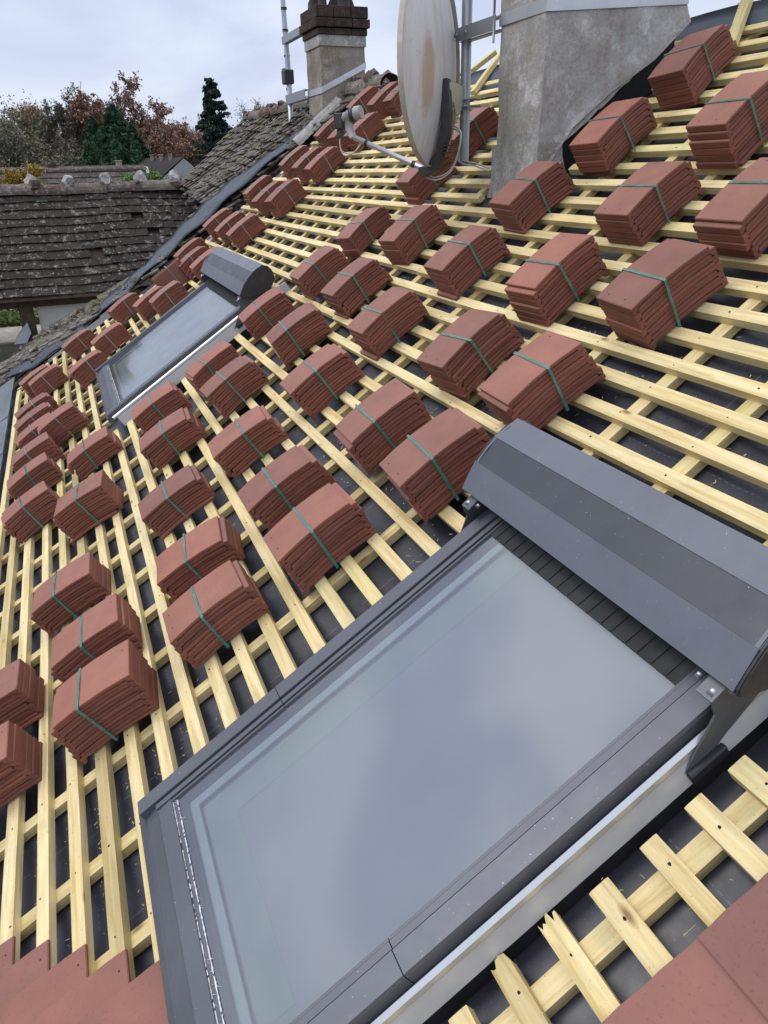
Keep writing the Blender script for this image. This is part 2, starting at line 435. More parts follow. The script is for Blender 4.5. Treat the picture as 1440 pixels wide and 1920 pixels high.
# battens (run along the roof)
def batten(u0, u1, v, rag0=0, rag1=0, dv=0, th=.027, label=None, w=.038):
    """u0 near end, u1 far end; rag = splintered end length"""
    um = (u0+u1)/2; m = frame(um, v, 0)
    m = m @ Matrix.Rotation(dv, 4, 'Z')
    L = (u1-u0)/2; bm = bmesh.new(); hw = w/2+rnd.uniform(-.0012, .0012)
    nx = max(2, int(L*2/.35)); NY = 9
    def prof(x, endk=None):
        wob = .0016*math.sin(x*3.1+u0*7+v*13)
        return wob
    xs = [(-L+2*L*k/nx) for k in range(nx+1)]
    top, bot = [], []
    for k, x in enumerate(xs):
        o = prof(x)
        rt, rb = [], []
        for j in range(NY):
            y = -hw+2*hw*j/(NY-1)+o
            xx = x
            if k == 0 and rag1: xx -= rnd.uniform(-.3, 1)*rag1*(1 if rnd.random() < .75 else 2)
            if k == nx and rag0: xx += rnd.uniform(-.3, 1)*rag0*(1 if rnd.random() < .75 else 2)
            e = .0015 if j in (0, NY-1) else 0
            rt.append(bm.verts.new((xx, y, -e))); rb.append(bm.verts.new((xx - (0 if not rag0 and not rag1 else rnd.uniform(-.004, .004)), y, -th)))
        top.append(rt); bot.append(rb)
    for k in range(nx):
        for j in range(NY-1):
            bm.faces.new((top[k][j], top[k+1][j], top[k+1][j+1], top[k][j+1]))
            bm.faces.new((bot[k][j+1], bot[k+1][j+1], bot[k+1][j], bot[k][j]))
        bm.faces.new((bot[k][0], bot[k+1][0], top[k+1][0], top[k][0]))
        bm.faces.new((top[k][-1], top[k+1][-1], bot[k+1][-1], bot[k][-1]))
    for k, s in ((0, 1), (nx, -1)):
        for j in range(NY-1):
            q = (top[k][j], top[k][j+1], bot[k][j+1], bot[k][j])
            bm.faces.new(q if s > 0 else q[::-1])
    bmesh.ops.recalc_face_normals(bm, faces=bm.faces)
    o = obj('roof_batten', bm, M_PINE, house, HINV @ m)
    if label: o['label'] = label
    return o
LEFT_END = lambda v: float(np.interp(v, [-1.5, -1.2, -.9, -.4, 0, .5, 1, 1.5, 2, 2.6], [7.25, 7.55, 7.7, 7.55, 7.45, 7.5, 7.55, 7.6, 7.6, 7.5]))
STUB = {-8: .64, -7: .63, -6: .625, -5: .622, -4: .620, -3: .627, -2: .630, -1: .622, 0: .622, 1: .622, 2: .620, 3: .624}
for k in range(-15, 26):
    v = .045+.1*k
    lo, hi = -.5, LEFT_END(v)+rnd.uniform(-.05, .05)
    cuts = []
    for s in SKY:
        if s['v0']-.02 < v < s['v1']+.04: cuts.append((s['u0'], s['u1']))
    if CHIM[2] < v < CHIM[3]: cuts.append((CHIM[0]-.02, CHIM[1]+.02))
    segs = []; a = lo
    for (c0, c1) in sorted(cuts):
        segs.append((a, c0)); a = c1
    segs.append((a, hi))
    if not cuts: pass
    out = []
    for (a, b) in segs:
        if abs(b-.675) < 1e-6: b = STUB.get(k, .625)
        # long runs are two laths butted over a counter batten
        if b-a > 5.2 and k % 2 == 0 and v > .5:
            j = CB[(k*5) % 7+12]
            out += [(a, j-.002), (j+.002, b)]
        else: out.append((a, b))
    for (a, b) in out:
        rag = .016 if (abs(b-STUB.get(k, 9)) < 1e-6 and k in (-2, -3)) else 0
        lab = None
        if rag > .01: lab = 'short batten end beside the near skylight with a splintered tip'
        batten(a, b, v+rnd.uniform(-.004, .004), 0, rag, rnd.uniform(-.0012, .0012), label=lab)

# nail heads / holes in the battens near the camera : small dark dots on crossings
bm = bmesh.new()
for k in range(-13, 26):
    v = .045+.1*k
    for u in CB:
        if not (0 < u < 4.3): continue
        if any(s['u0']-.03 < u < s['u1']+.03 and s['v0']-.02 < v < s['v1']+.04 for s in SKY): continue
        if CHIM[0]-.05 < u < CHIM[1]+.05 and CHIM[2] < v < CHIM[3]: continue
        m = frame(u+rnd.uniform(-.012, .012), v+rnd.uniform(-.008, .008), .0006)
        r = rnd.uniform(.0018, .0034)
        bm.faces.new([bm.verts.new(m @ Vector((r*math.cos(a)*rnd.uniform(.7, 1.6), r*math.sin(a), 0))) for a in [q*PI/3 for q in range(6)]])
o = hp('nail_head', bm, M_HOLE); o['kind'] = 'stuff'

# ------------------------------------------------------------------ tiles
TW, TL, TT = .086, .262, .0100
def tile_mesh(name, lip_low=True, sag=.009, holes=True, lip=.0125):
    """plain tile: x width, y up-slope 0..TL, cambered, full-width lip under one end"""
    bm = bmesh.new(); NSEG = 10
    def zc(y): t = (y/TL)*2-1; return -sag*t*t
    rows = []
    for i in range(NSEG+1):
        y = TL*i/NSEG
        hw = TW-.0008*math.sin(i*2.1)
        rows.append((y, hw, zc(y)))
    T, B = [], []
    for y, hw, z in rows:
        T.append([bm.verts.new((x, y, z)) for x in (-hw, -hw*.33, hw*.33, hw)])
        B.append([bm.verts.new((x, y, z-TT)) for x in (-hw, -hw*.33, hw*.33, hw)])
    for i in range(NSEG):
        for j in range(3):
            bm.faces.new((T[i][j], T[i][j+1], T[i+1][j+1], T[i+1][j]))
            bm.faces.new((B[i][j+1], B[i][j], B[i+1][j], B[i+1][j+1]))
        bm.faces.new((T[i][3], B[i][3], B[i+1][3], T[i+1][3]))
        bm.faces.new((B[i][0], T[i][0], T[i+1][0], B[i+1][0]))
    for j in range(3):
        bm.faces.new((B[0][j], B[0][j+1], T[0][j+1], T[0][j]))
        bm.faces.new((T[-1][j], T[-1][j+1], B[-1][j+1], B[-1][j]))
    bmesh.ops.recalc_face_normals(bm, faces=bm.faces)
    for f in bm.faces:
        if f.normal.z < .5: f.material_index = 2
    sharp = [e for e in bm.edges if e.calc_face_angle(0) > .8]
    bmesh.ops.bevel(bm, geom=sharp, offset=.0016, segments=2, affect='EDGES', clamp_overlap=True)
    # hooked lip
    if lip_low is not None:
        y0 = .0005 if lip_low else TL-.0005; d = 1 if lip_low else -1; z = zc(0)-TT
        b2 = bmesh.new()
        prof = [(y0, z+.002), (y0, z-lip), (y0+d*.010, z-lip+.0005), (y0+d*.0165, z-lip*.35), (y0+d*.019, z+.002)]
        prism(b2, prof, -TW+.001, TW-.001, 0, 2)
        bmesh.ops.bevel(b2, geom=list(b2.edges), offset=.001, segments=1, affect='EDGES', clamp_overlap=True)
        me = bpy.data.meshes.new('t'); b2.to_mesh(me); b2.free(); bm.from_mesh(me); bpy.data.meshes.remove(me)
    if holes:
        for hx in ((-.045, .03) if lip_low else (-.045,)):
            y = .022 if lip_low else TL-.02
            for f in [bm.faces.new([bm.verts.new((hx+.0026*math.cos(a), y+.0026*math.sin(a), zc(y)+.0005)) for a in [q*PI/3 for q in range(6)]])]:
                f.material_index = 1
    for f in bm.faces: f.smooth = False
    me = bpy.data.meshes.new(name); bm.to_mesh(me); bm.free()
    me.materials.append(M_TILE); me.materials.append(M_HOLE); me.materials.append(M_EDGE)
    return me
TA = tile_mesh('tile_lip_low', True); TB = tile_mesh('tile_lip_high', False)
STEP = .01265
def strap_mesh(n, rs, y0, slant):
    h = n*STEP+.0162
    hw = TW+.0085; w = .0041
    pts = []
    # loop round the stack : top, near side, bottom, far side
    top = [(x, h-.0058+.0010*math.cos(x/hw*PI/2)) for x in np.linspace(-hw, hw, 9)]
    near = [(hw-.002+.0008*math.sin(k*2.3)+.001, z) for k, z in enumerate(np.linspace(h-.0085, .002, 7))]
    bot = [(x, -.0005) for x in np.linspace(hw-.004, -hw+.004, 4)]
    far = [(-hw-.001, z) for z in np.linspace(.002, h-.0085, 7)]
    loop = top+near+bot+far
    bm = bmesh.new(); ring = []
    for (x, z) in loop:
        yy = y0+slant*(h-z)*1.0
        tw = .0012*math.sin(x*60+n)
        ring.append((bm.verts.new((x, yy-w, z+tw*.3)), bm.verts.new((x, yy+w, z-tw*.3))))
    for i in range(len(ring)):
        a, b = ring[i], ring[(i+1) % len(ring)]
        bm.faces.new((a[0], a[1], b[1], b[0]))
    geom = bmesh.ops.solidify(bm, geom=list(bm.faces), thickness=.0009)
    bmesh.ops.recalc_face_normals(bm, faces=bm.faces)
    me = bpy.data.meshes.new('strap'); bm.to_mesh(me); bm.free()
    return me
STRAPS = {}
def bundle(U, V, n, yaw, label, rs, first_lip=True, mw=None, white=False, mess=1.0):
    """U,V : near low corner of the stack"""
    cx = -TW; 
    m = mw if mw is not None else frame(U, V, 0, math.radians(yaw)) @ Matrix.Translation((cx, 0, 0))
    root = empty('tile_stack', m)
    tag(root, label, 'tile stack', 'strapped stacks of new roof tiles laid out on the battens')
    lx = ly = 0
    kick = rs.random() < .45; kx, ky = rs.uniform(-.016, .016), rs.uniform(-.022, .012)
    step_k = rs.randint(3, n-3); sx_, sy_ = rs.uniform(-.006, .006), rs.uniform(-.008, .008)
    for k in range(n):
        if k == step_k: lx += sx_; ly += sy_
        ex_, ey_ = (kx, ky) if (kick and k == 0) else (0, 0)
        lx += rs.uniform(-.0022, .0022)*mess; ly += rs.uniform(-.0026, .0026)*mess
        top = (n-1-k) % 2 == 0
        low = top if first_lip else not top
        o = bpy.data.objects.new('roof_tile', TA if low else TB); C.objects.link(o); o.parent = root
        dy = 0 if low else .0165
        o.matrix_local = Matrix.Translation((lx+ex_+rs.uniform(-.0015, .0015), ly+ey_+dy+rs.uniform(-.0015, .0015), .0125+TT*0+k*STEP+.009)) @ Matrix.Rotation(rs.uniform(-.007, .007)*mess, 4, 'Z')
    sl = rs.uniform(-.12, .06)
    st = obj('strap', strap_mesh(n, rs, .128+rs.uniform(-.022, .022), sl), M_STRAPW if white else M_STRAP, root)
    return root

ST_ = {"T1": [2.529, 2.093, 0.14, 7.4], "T2": [1.976, 1.714, 0.152, 0.0], "T3": [2.591, 1.693, 0.148, 2.6], "T4": [2.722, 1.327, 0.142, -3.0], "T5": [2.025, 1.338, 0.13, 0.4], "T6": [1.562, 1.335, 0.136, 0.0], "T7": [1.595, 0.97, 0.14, -4.6], "T8": [2.048, 0.935, 0.14, 1.9], "T9": [1.649, 0.563, 0.145, -2.6], "T10": [2.054, 0.578, 0.14, 5.3], "T11": [2.683, 0.942, 0.15, -0.5], "T12": [3.913, 1.447, 0.14, 0.0], "T13": [3.969, 1.026, 0.125, 9.1], "T14": [3.348, 1.044, 0.144, 5.5], "T15": [2.746, 0.556, 0.144, 1.6], "T16": [3.332, 0.663, 0.146, 2.1], "T17": [3.914, 0.669, 0.146, -0.5], "T18": [3.906, 1.795, 0.145, 0.0], "T19": [3.373, 0.285, 0.142, -5.4], "T20": [4.011, 0.299, 0.134, -4.4], "T21": [2.728, 0.186, 0.14, -1.2], "T22": [2.079, 0.172, 0.144, -2.3], "T23": [1.672, 0.185, 0.152, -3.8], "T24": [1.796, -0.208, 0.15, 0.8], "T25": [2.169, -0.195, 0.145, 0.0], "T26": [2.758, -0.208, 0.136, -3.6], "T27": [3.375, -0.097, 0.14, 2.7], "T28": [3.769, -0.113, 0.145, 6.2], "T29": [3.831, -0.471, 0.145, -0.4], "T30": [3.39, -0.492, 0.138, -3.7], "T31": [2.75, -0.585, 0.126, -0.2], "T32": [4.006, -0.913, 0.125, 0.6], "T33": [3.328, -0.989, 0.154, -8.2], "T34": [4.842, -1.08, 0.154, 5.2], "T35": [3.745, -1.292, 0.146, 9], "T36": [4.222, -1.295, 0.145, 7], "Ta": [6.601, -1.286, 0.145, 12], "Tb": [6.337, -1.19, 0.145, 8], "Tc": [5.638, -1.279, 0.145, 10], "Td": [5.335, -1.27, 0.145, 10], "Te": [4.993, -1.265, 0.145, 8], "Tg": [4.588, -1.294, 0.145, 7.0], "T38": [5.766, -0.806, 0.142, 9], "To1": [6.908, -0.842, 0.128, 12], "To2": [6.167, -0.58, 0.145, 5.9], "To3": [6.876, -0.33, 0.146, 11], "To4": [6.309, -0.138, 0.146, 8], "To5": [6.021, -0.02, 0.145, 4.1], "R0a": [6.969, 0.418, 0.145, 8], "R0b": [6.499, 0.36, 0.145, 7], "R0c": [6.063, 0.396, 0.145, 0.0], "R1a": [7.202, 0.802, 0.145, -3], "R1b": [6.607, 0.799, 0.145, -2], "R1c": [6.118, 0.798, 0.146, -3.0], "R2a": [7.068, 1.248, 0.145, 0.8], "R2b": [6.472, 1.195, 0.145, 3], "R2c": [6.01, 1.197, 0.158, 5], "R3a": [6.924, 1.634, 0.145, -4], "R3b": [6.386, 1.599, 0.145, -2], "R3c": [5.977, 1.587, 0.15, -2.2], "R4a": [6.776, 2.011, 0.145, -5], "R4b": [6.234, 1.975, 0.145, 3], "R4c": [5.854, 1.947, 0.145, 0.0], "R5a": [6.651, 2.345, 0.145, -8], "R5b": [6.103, 2.336, 0.145, -4], "R5c": [5.768, 2.329, 0.145, 0.0], "T41": [2.656, -1.112, 0.128, -4.0], "T42": [2.157, -1.023, 0.145, -2.9], "T43": [1.842, -1.016, 0.152, -5.5], "T44": [2.233, -0.597, 0.125, -8.6], "T45": [1.844, -0.601, 0.132, -0.1], "T46": [1.899, -1.431, 0.145, 0.0], "T47": [2.22, -1.42, .145, -2]}
COLS = [('the nearest column', ['T46', 'T43', 'T45', 'T24', 'T23', 'T9', 'T7', 'T6']),
        ('the second nearest column', ['T47', 'T42', 'T44', 'T25', 'T22', 'T10', 'T8', 'T5', 'T2']),
        ('the column below the big chimney', ['T41', 'T31', 'T26', 'T21', 'T15', 'T11', 'T4', 'T3', 'T1']),
        ('the column below the satellite dish', ['T33', 'T30', 'T27', 'T19', 'T16', 'T14']),
        ('the column right of the far skylight', ['T35', 'T32', 'T29', 'T28', 'T20', 'T17', 'T13', 'T12', 'T18'])]
ORD = ['first', 'second', 'third', 'fourth', 'fifth', 'sixth', 'seventh', 'eighth', 'ninth']
LAB = {}
for cn, ids in COLS:
    for i, t in enumerate(ids): LAB[t] = 'red tile stack, %s from the eave in %s' % (ORD[i], cn)
LAB['T47'] = 'red tile stack cut by the left edge, behind the frontmost stack at the eave'
LAB['T46'] = 'frontmost red tile stack at the eave, cut off by the left edge'
LAB['T18'] = 'red tile stack half hidden behind the dish pole, left of the big chimney'
LAB['T12'] = 'red tile stack directly under the lower tip of the satellite dish'
LAB['T1'] = 'highest red tile stack on the right, just below the bare ridge'
LAB['T23'] = 'red tile stack touching the left end of the near shutter box'
LAB['T9'] = 'red tile stack just above the near shutter box'
LAB['T36'] = 'red tile stack in the row along the eave, next beyond the stack with the widest strap'
for i, t in enumerate(['T36', 'Tg', 'Te', 'Td', 'Tc']):
    LAB[t] = 'red tile stack in the eave row beyond the far skylight foot, %s nearest' % ORD[i]
LAB['T34'] = 'red tile stack one row above the eave, below the far skylight lower corner'
LAB['Tb'] = 'nearer of two red tile stacks touching at the far eave corner'
LAB['Ta'] = 'farther of two red tile stacks touching at the far eave corner'
LAB['T38'] = 'red tile stack against the lower left corner of the far skylight'
LAB['To1'] = 'red tile stack beside the membrane strip, farthest one below the far skylight'
LAB['To2'] = 'red tile stack against the far skylight left edge, just above its lower corner'
LAB['To3'] = 'red tile stack on the membrane side, level with the middle of the far skylight'
LAB['To4'] = 'middle stack of three beside the upper left edge of the far skylight'
LAB['To5'] = 'stack touching the upper left edge of the far skylight, nearest of three'
for r, nm in enumerate(['level with the far shutter box', 'just above the far shutter box', 'second row above the far shutter box', 'third row above the far shutter box', 'fourth row, beside the small chimney foot', 'top row under the ridge by the small chimney']):
    for q, w in (('a', 'farthest'), ('b', 'middle'), ('c', 'nearest')):
        LAB['R%d%s' % (r, q)] = '%s of three tile stacks %s' % (w, nm)
rs = random.Random(5)
for t, (U, V, N, yaw) in ST_.items():
    n = int(round((N-.006)/STEP)); n = max(9, min(12, n))
    far = U > 5.7 or t in ('Ta', 'Tb', 'Tc', 'Td', 'Te', 'Tg')
    bundle(U, V, n, yaw, LAB[t], rs, first_lip=(U > 5 or rs.random() < .8 and V > -.9), white=U > 4.4, mess=1.4 if V < -.5 else 1.0)
# one stack standing on its long edge
m = frame(6.62, .12, .09) @ Matrix.Rotation(PI/2, 4, 'Y') @ Matrix.Translation((0, 0, -.07))
bundle(0, 0, 11, 0, 'red tile stack tipped on its side so the tile edges face up', rs, mw=m, white=True)

# laid tiles (already hung on the battens)
TT = .009
TF = tile_mesh('hung_tile', None, .002, True); TF.materials[0] = clay('hung_clay', (.225, .098, .078))  # darker copy of the tile clay, its weaker sky sheen put into the colour
TT = .0100
TILT = 1
def laid(u_left, k, num, fieldlabel=None, nm=0):
    v = .045+.1*k+.026  # head of the course, hooked over the batten
    for i in range(num):
        u = u_left-TW-.0015-(i*(2*TW+.0007))
        m = frame(u, v, .0) @ Matrix.Rotation(math.radians(-(2.6+rnd.uniform(-.15, .15))*TILT), 4, 'X') @ Matrix.Rotation(rnd.uniform(-.004, .004), 4, 'Z') @ Matrix.Translation((0, -TL, .0095+rnd.uniform(-.0003, .0003)))
        o = obj('hung_roof_tile', TF, None, house, HINV @ m)
for k, ul in ((-15, 1.60), (-14, 1.51), (-13, 1.43), (-12, 1.345), (-11, 1.258), (-10, 1.17), (-9, 1.085)):
    laid(ul, k, 4 if k < -9 else 3)
for k in range(-8, 9, 2):
    laid(.472, k, 3)

# eave gutter
bm = bmesh.new()
prof = [(math.cos(a)*.075, math.sin(a)*.075) for a in np.linspace(PI, 2*PI, 9)]
pts0 = [R(-1.2, -1.64, -.06)+Vector((0, y, z)) for y, z in prof]; pts1 = [R(8.3, -1.64, -.06)+Vector((0, y, z)) for y, z in prof]
a = [bm.verts.new(p) for p in pts0]; b = [bm.verts.new(p) for p in pts1]
for i in range(8): bm.faces.new((a[i], a[i+1], b[i+1], b[i]))
bmesh.ops.solidify(bm, geom=list(bm.faces), thickness=.002)
hp('gutter', bm, M_ZINC)
# zinc eave apron sheets beyond the last batten
bm = bmesh.new()
for i, (a, b) in enumerate(((3.2, 4.6), (4.6, 5.55), (5.56, 6.5), (6.51, 7.9))):
    q = [R(a, -1.50, .012+.004*i), R(b, -1.50, .012+.004*i), R(b, -1.80, .004+.004*i), R(a, -1.80, .004+.004*i)]
    bm.faces.new([bm.verts.new(p) for p in q])
bmesh.ops.solidify(bm, geom=list(bm.faces), thickness=.0015)
hp('eave_flashing', bm, M_ZINC)

# house walls under the slope
bm = bmesh.new(); box(bm, -8.9, 2.5, -1.15, 3.3, -4.6, -.95)
b2 = [(-8.9, 0)]
hp('wall', bm, M_WHITE)
# back slope of the roof
e0 = R(-1.2, 2.72, -.07); e1 = R(12.7, 2.72, -.07)
bm = bmesh.new()
dz = 2.9
q = [Vector((1.2, e0.y, e0.z)), Vector((-12.7, e0.y, e0.z)), Vector((-12.7, e0.y+3.4, e0.z-2.4)), Vector((1.2, e0.y+3.4, e0.z-2.4))]
bm.faces.new([bm.verts.new(p) for p in q])
bmesh.ops.solidify(bm, geom=list(bm.faces), thickness=.05)
hp('back_slope', bm, M_FARROOF)
# grey membrane rolled over the ridge, with a ridge board and odd plank ends
def ribbon(name, ptsA, ptsB, mat, th=.004, sub=1, sm=True):
    vs = []; fs = []
    n = len(ptsA)
    for a, b in zip(ptsA, ptsB):
        for j in range(sub+1): vs.append(a.lerp(b, j/sub))
    for i in range(n-1):
        for j in range(sub):
            q = i*(sub+1)+j; fs.append((q, q+1, q+sub+2, q+sub+1))
    bm = bmesh.new(); bv = [bm.verts.new(v) for v in vs]
    for f in fs:
        ff = bm.faces.new([bv[i] for i in f]); ff.smooth = sm
    bmesh.ops.solidify(bm, geom=list(bm.faces), thickness=th)
    bmesh.ops.recalc_face_normals(bm, faces=bm.faces)
    return hp(name, bm, mat)
us = np.arange(-1.0, 7.4, .15)
ribbon('ridge_membrane', [R(u, 2.50+.03*math.sin(u*5)+.02*math.sin(u*13), -.018) for u in us], [R(u, 2.70+.012*math.sin(u*7), .012) for u in us], M_MEMB, .002, 3)
for (ua, va, ub, vb, n) in ((2.62, 2.40, 2.98, 2.98, .01), (2.25, 2.45, 1.75, 2.95, .012), (5.3, 2.45, 5.05, 2.85, .01), (4.75, 2.42, 4.95, 2.86, .01)):
    pa, pb = R(ua, va, n), R(ub, vb, n); d = (pb-pa); L = d.length
    up = frame(ua, va).to_3x3() @ Vector((0, 0, 1)); y = d.normalized(); x = y.cross(up).normalized(); z = x.cross(y)
    m = Matrix((x, y, z)).transposed().to_4x4(); m.translation = (pa+pb)/2
    bm = bmesh.new(); box(bm, -.021, .021, -L/2, L/2, 0, .027)
    obj('plank', bm, M_PINEV, house, HINV @ m)

# membrane strip against the old tiles on the left
mi_ = [(8.0, -1.62), (7.75, -1.3), (7.62, -.95), (7.8, -.6), (7.95, -.2), (8.1, .2), (8.2, .6), (8.3, 1.1), (8.35, 1.6), (8.15, 2.1), (7.9, 2.4)]
mo_ = [(8.15, -1.62), (8.08, -1.3), (8.02, -.95), (8.12, -.6), (8.28, -.2), (8.5, .2), (8.85, .65), (9.1, 1.1), (9.05, 1.5), (8.65, 1.85), (8.25, 2.3)]
def interp(L, k, sub=5):
    out = []
    for i in range(len(L)-1):
        for j in range(sub):
            t = j/sub; out.append((L[i][0]*(1-t)+L[i+1][0]*t, L[i][1]*(1-t)+L[i+1][1]*t))
    out.append(L[-1]); return out
A_ = interp(mi_, 0); B_ = interp(mo_, 0)
ribbon('membrane_strip', [R(u, v, .03+.014*math.sin(v*11)) for u, v in A_], [R(u, v, .055+.012*math.sin(v*17+1)) for u, v in B_], M_MEMB, .003, 4)

# ------------------------------------------------------------------ old tiled parts
def tile_field(bm, origin, ex, ey, en, nx, ny, w, h, inside, rr, lift=.018, over=1.35, thick=.014, jit=1.0):
    """ex along courses, ey up the slope, unit vectors"""
    for j in range(ny):
        for i in range(nx+1):
            cx = (i+(.5 if j % 2 else 0))*w; cy = j*h
            if not inside(cx, cy): continue
            if rr.random() < .006*jit: continue
            c = origin(cx, cy)
            tw = w*.5-rr.uniform(.0, .003)
            y0 = -h*.06+rr.uniform(-.008, .008)*jit; y1 = h*over
            zl = lift+rr.uniform(-.004, .006)*jit; zh = rr.uniform(-.002, .002)
            rot = rr.uniform(-.03, .03)*jit
            X_ = ex*math.cos(rot)+ey*math.sin(rot); Y_ = ey*math.cos(rot)-ex*math.sin(rot)
            q = []
            for (a, b, z) in ((-tw, y0, zl), (tw, y0, zl+rr.uniform(-.003, .003)), (tw, y1, zh), (-tw, y1, zh)):
                q.append(c+X_*a+Y_*b+en*z)
            lo = [p-en*thick for p in q]
            V_ = [bm.verts.new(p) for p in q+lo]
            for f in ((0, 1, 2, 3), (4, 5, 1, 0), (5, 6, 2, 1), (7, 4, 0, 3)):
                bm.faces.new([V_[k] for k in f])
def in_poly(x, y, P):
    c = False; n = len(P)
    for i in range(n):
        x1, y1 = P[i]; x2, y2 = P[(i+1) % n]
        if (y1 > y) != (y2 > y) and x < (x2-x1)*(y-y1)/(y2-y1)+x1: c = not c
    return c
# old slope beyond the new battens (same house)
POLY = [(7.95, -1.78), (8.8, -1.75), (9.45, -1.35), (9.45, -1.0), (9.05, -.6), (8.8, -.1), (8.75, .35), (9.1, .8), (9.4, 1.15), (11.2, 1.25), (12.75, 1.45), (12.75, 2.95), (7.6, 2.95), (7.7, 2.55), (8.0, 2.2), (8.3, 1.5), (8.2, .5), (8.0, -.3), (7.8, -1.0)]
rr = random.Random(21); bm = bmesh.new()
w, h = .17, .125
U0, V0 = 7.5, -1.8
for j in range(39):
    V = V0+j*h
    fr = frame(8, V); ex = Vector((-1, 0, 0)); ey = (fr.to_3x3() @ Vector((0, 1, 0))); en = (fr.to_3x3() @ Vector((0, 0, 1)))
    jog = .012*math.sin(j*1.7)
    for i in range(33):
        U = U0+(i+(.5 if j % 2 else 0))*w
        if not in_poly(U, V, POLY): continue
        wav = .03*math.sin(U*1.9+V*1.3)+.015*math.sin(U*5.3+V*4)
        tile_field(bm, lambda a, b: R(U, V, .0+wav), ex, ey, en, 0, 1, w, h, lambda a, b: True, rr, .026, 1.45, .016, 1.6)
# moss clumps
for q in range(900):
    U = rr.uniform(8, 12.7); V = rr.uniform(-1.7, 2.9)
    if not in_poly(U, V, POLY): continue
    if V > 1 and rr.random() < (U-8.2)/4.5: continue
    p = R(U, V, .025+.03*math.sin(U*1.9+V*1.3)); r = rr.uniform(.015, .05)
    vs = [bm.verts.new(p+Vector((r*math.cos(a)*rr.uniform(.7, 1.2), r*math.sin(a)*rr.uniform(.7, 1.2), 0))) for a in [k*PI/3 for k in range(6)]]
    t = bm.verts.new(p+Vector((0, -.2*r, r*.9)))
    for k in range(6): bm.faces.new((vs[k], vs[(k+1) % 6], t))
hp('old_tile_slope', bm, M_OLDM)
# deck below the old tiles
bm = bmesh.new()
for V in np.arange(-1.85, 2.9, .1):
    pass
N_ = 48
for j in range(N_):
    Va, Vb = -1.8+j*.1, -1.7+j*.1
    for i in range(52):
        Ua = 7.7+i*.1
        if in_poly(Ua+.05, (Va+Vb)/2, POLY):
            bm.faces.new([bm.verts.new(R(a, b, -.03+.03*math.sin(Ua*1.9+Va*1.3))) for a, b in ((Ua, Va), (Ua+.1, Va), (Ua+.1, Vb), (Ua, Vb))][::-1])
hp('old_slope_deck', bm, M_DARK)
# old ridge tiles on the far part
bm = bmesh.new()
KNL = []
def ridge_run(bm, p0, p1, r, L, rr, bump=1.0):
    d = (p1-p0); n = int(d.length/L); d.normalize()
    side = d.cross(Vector((0, 0, 1))).normalized()
    for i in range(n):
        s = p0+d*(i*L)+Vector((0, 0, rr.uniform(-.012, .012))); e = s+d*(L*1.04)
        prev = None
        for k in range(7):
            t = k/6; c = s.lerp(e, t)
            rad = r*(1+.05*math.sin(k))*(1.18 if k >= 5 else 1.0)
            ring = [bm.verts.new(c+side*math.cos(a)*rad+Vector((0, 0, math.sin(a)*rad*.9+rr.uniform(-.003, .003)))) for a in np.linspace(-.25, PI+.25, 10)]
            if prev:
                for q in range(9): bm.faces.new((prev[q], prev[q+1], ring[q+1], ring[q]))
            prev = ring
        # mortar lump at the joint
        c = e
        if bump > 1.5:
            KN = bmesh.new(); KNL.append(KN); b = bmesh.ops.create_icosphere(KN, subdivisions=2, radius=r*.8, matrix=Matrix.Translation(c+Vector((0, 0, r*.95))) @ Matrix.Diagonal((.9, .9, 1.25, 1)))
            for v in b['verts']: v.co += Vector((rr.uniform(-1, 1), rr.uniform(-1, 1), rr.uniform(-1, 1)))*r*.24
        for q in range(5):
            pp = c+side*rr.uniform(-r, r)+d*rr.uniform(-.07, .05)+Vector((0, 0, r*rr.uniform(.3, 1.05)))
            rad = rr.uniform(.02, .06)*bump
            b = bmesh.ops.create_icosphere(bm, subdivisions=1, radius=rad, matrix=Matrix.Translation(pp) @ Matrix.Diagonal((1, 1, .8, 1)))
            for v in b['verts']: v.co += Vector((rr.uniform(-1, 1), rr.uniform(-1, 1), rr.uniform(-1, 1)))*rad*.25
ridge_run(bm, R(6.95, 2.86, -.02), R(7.98, 2.90, -.02), .10, .34, rr, 1.3)
hp('ridge_tiles', bm, M_RIDGE); bm = bmesh.new()
ridge_run(bm, R(8.5, 2.90, -.02), R(12.7, 2.94, -.02), .10, .34, rr, 1.1)
hp('ridge_tiles', bm, M_RIDGE)

# ------------------------------------------------------------------ chimneys (parts of the house)
def masonry(bm, x0, x1, y0, y1, z0f, z1, rr, seg=.14, wob=.006, flare=0, nz=16):
    """rendered shaft; z0f(y) is the sloping foot"""
    loop = []
    def side(ax, ay, bx, by):
        n = max(1, int(math.hypot(bx-ax, by-ay)/seg))
        return [(ax+(bx-ax)*i/n, ay+(by-ay)*i/n) for i in range(n)]
    loop = side(x1, y0, x1, y1)+side(x1, y1, x0, y1)+side(x0, y1, x0, y0)+side(x0, y0, x1, y0)
    rings = []
    cx, cy = (x0+x1)/2, (y0+y1)/2
    for k in range(nz+1):
        ring = []
        for (x, y) in loop:
            zb = z0f(y); t = (k/nz)**1.3; z = zb+(z1-zb)*t
            fl = flare*max(0, 1-(z-zb)/.13)**2
            dx = (1 if x > cx else -1)*fl; dy = (1 if y > cy else -1)*fl
            w = wob*rr.uniform(-1, 1)*(1 if 0 < k < nz else .3)
            ring.append(bm.verts.new((x+dx+w, y+dy+w, z+(rr.uniform(-.008, .008) if k == 0 else 0))))
        rings.append(ring)
    n = len(loop)
    for a, b in zip(rings, rings[1:]):
        for i in range(n):
            f = bm.faces.new((a[i], a[(i+1) % n], b[(i+1) % n], b[i])); f.smooth = False
    bm.faces.new(rings[-1])
    bmesh.ops.recalc_face_normals(bm, faces=bm.faces)
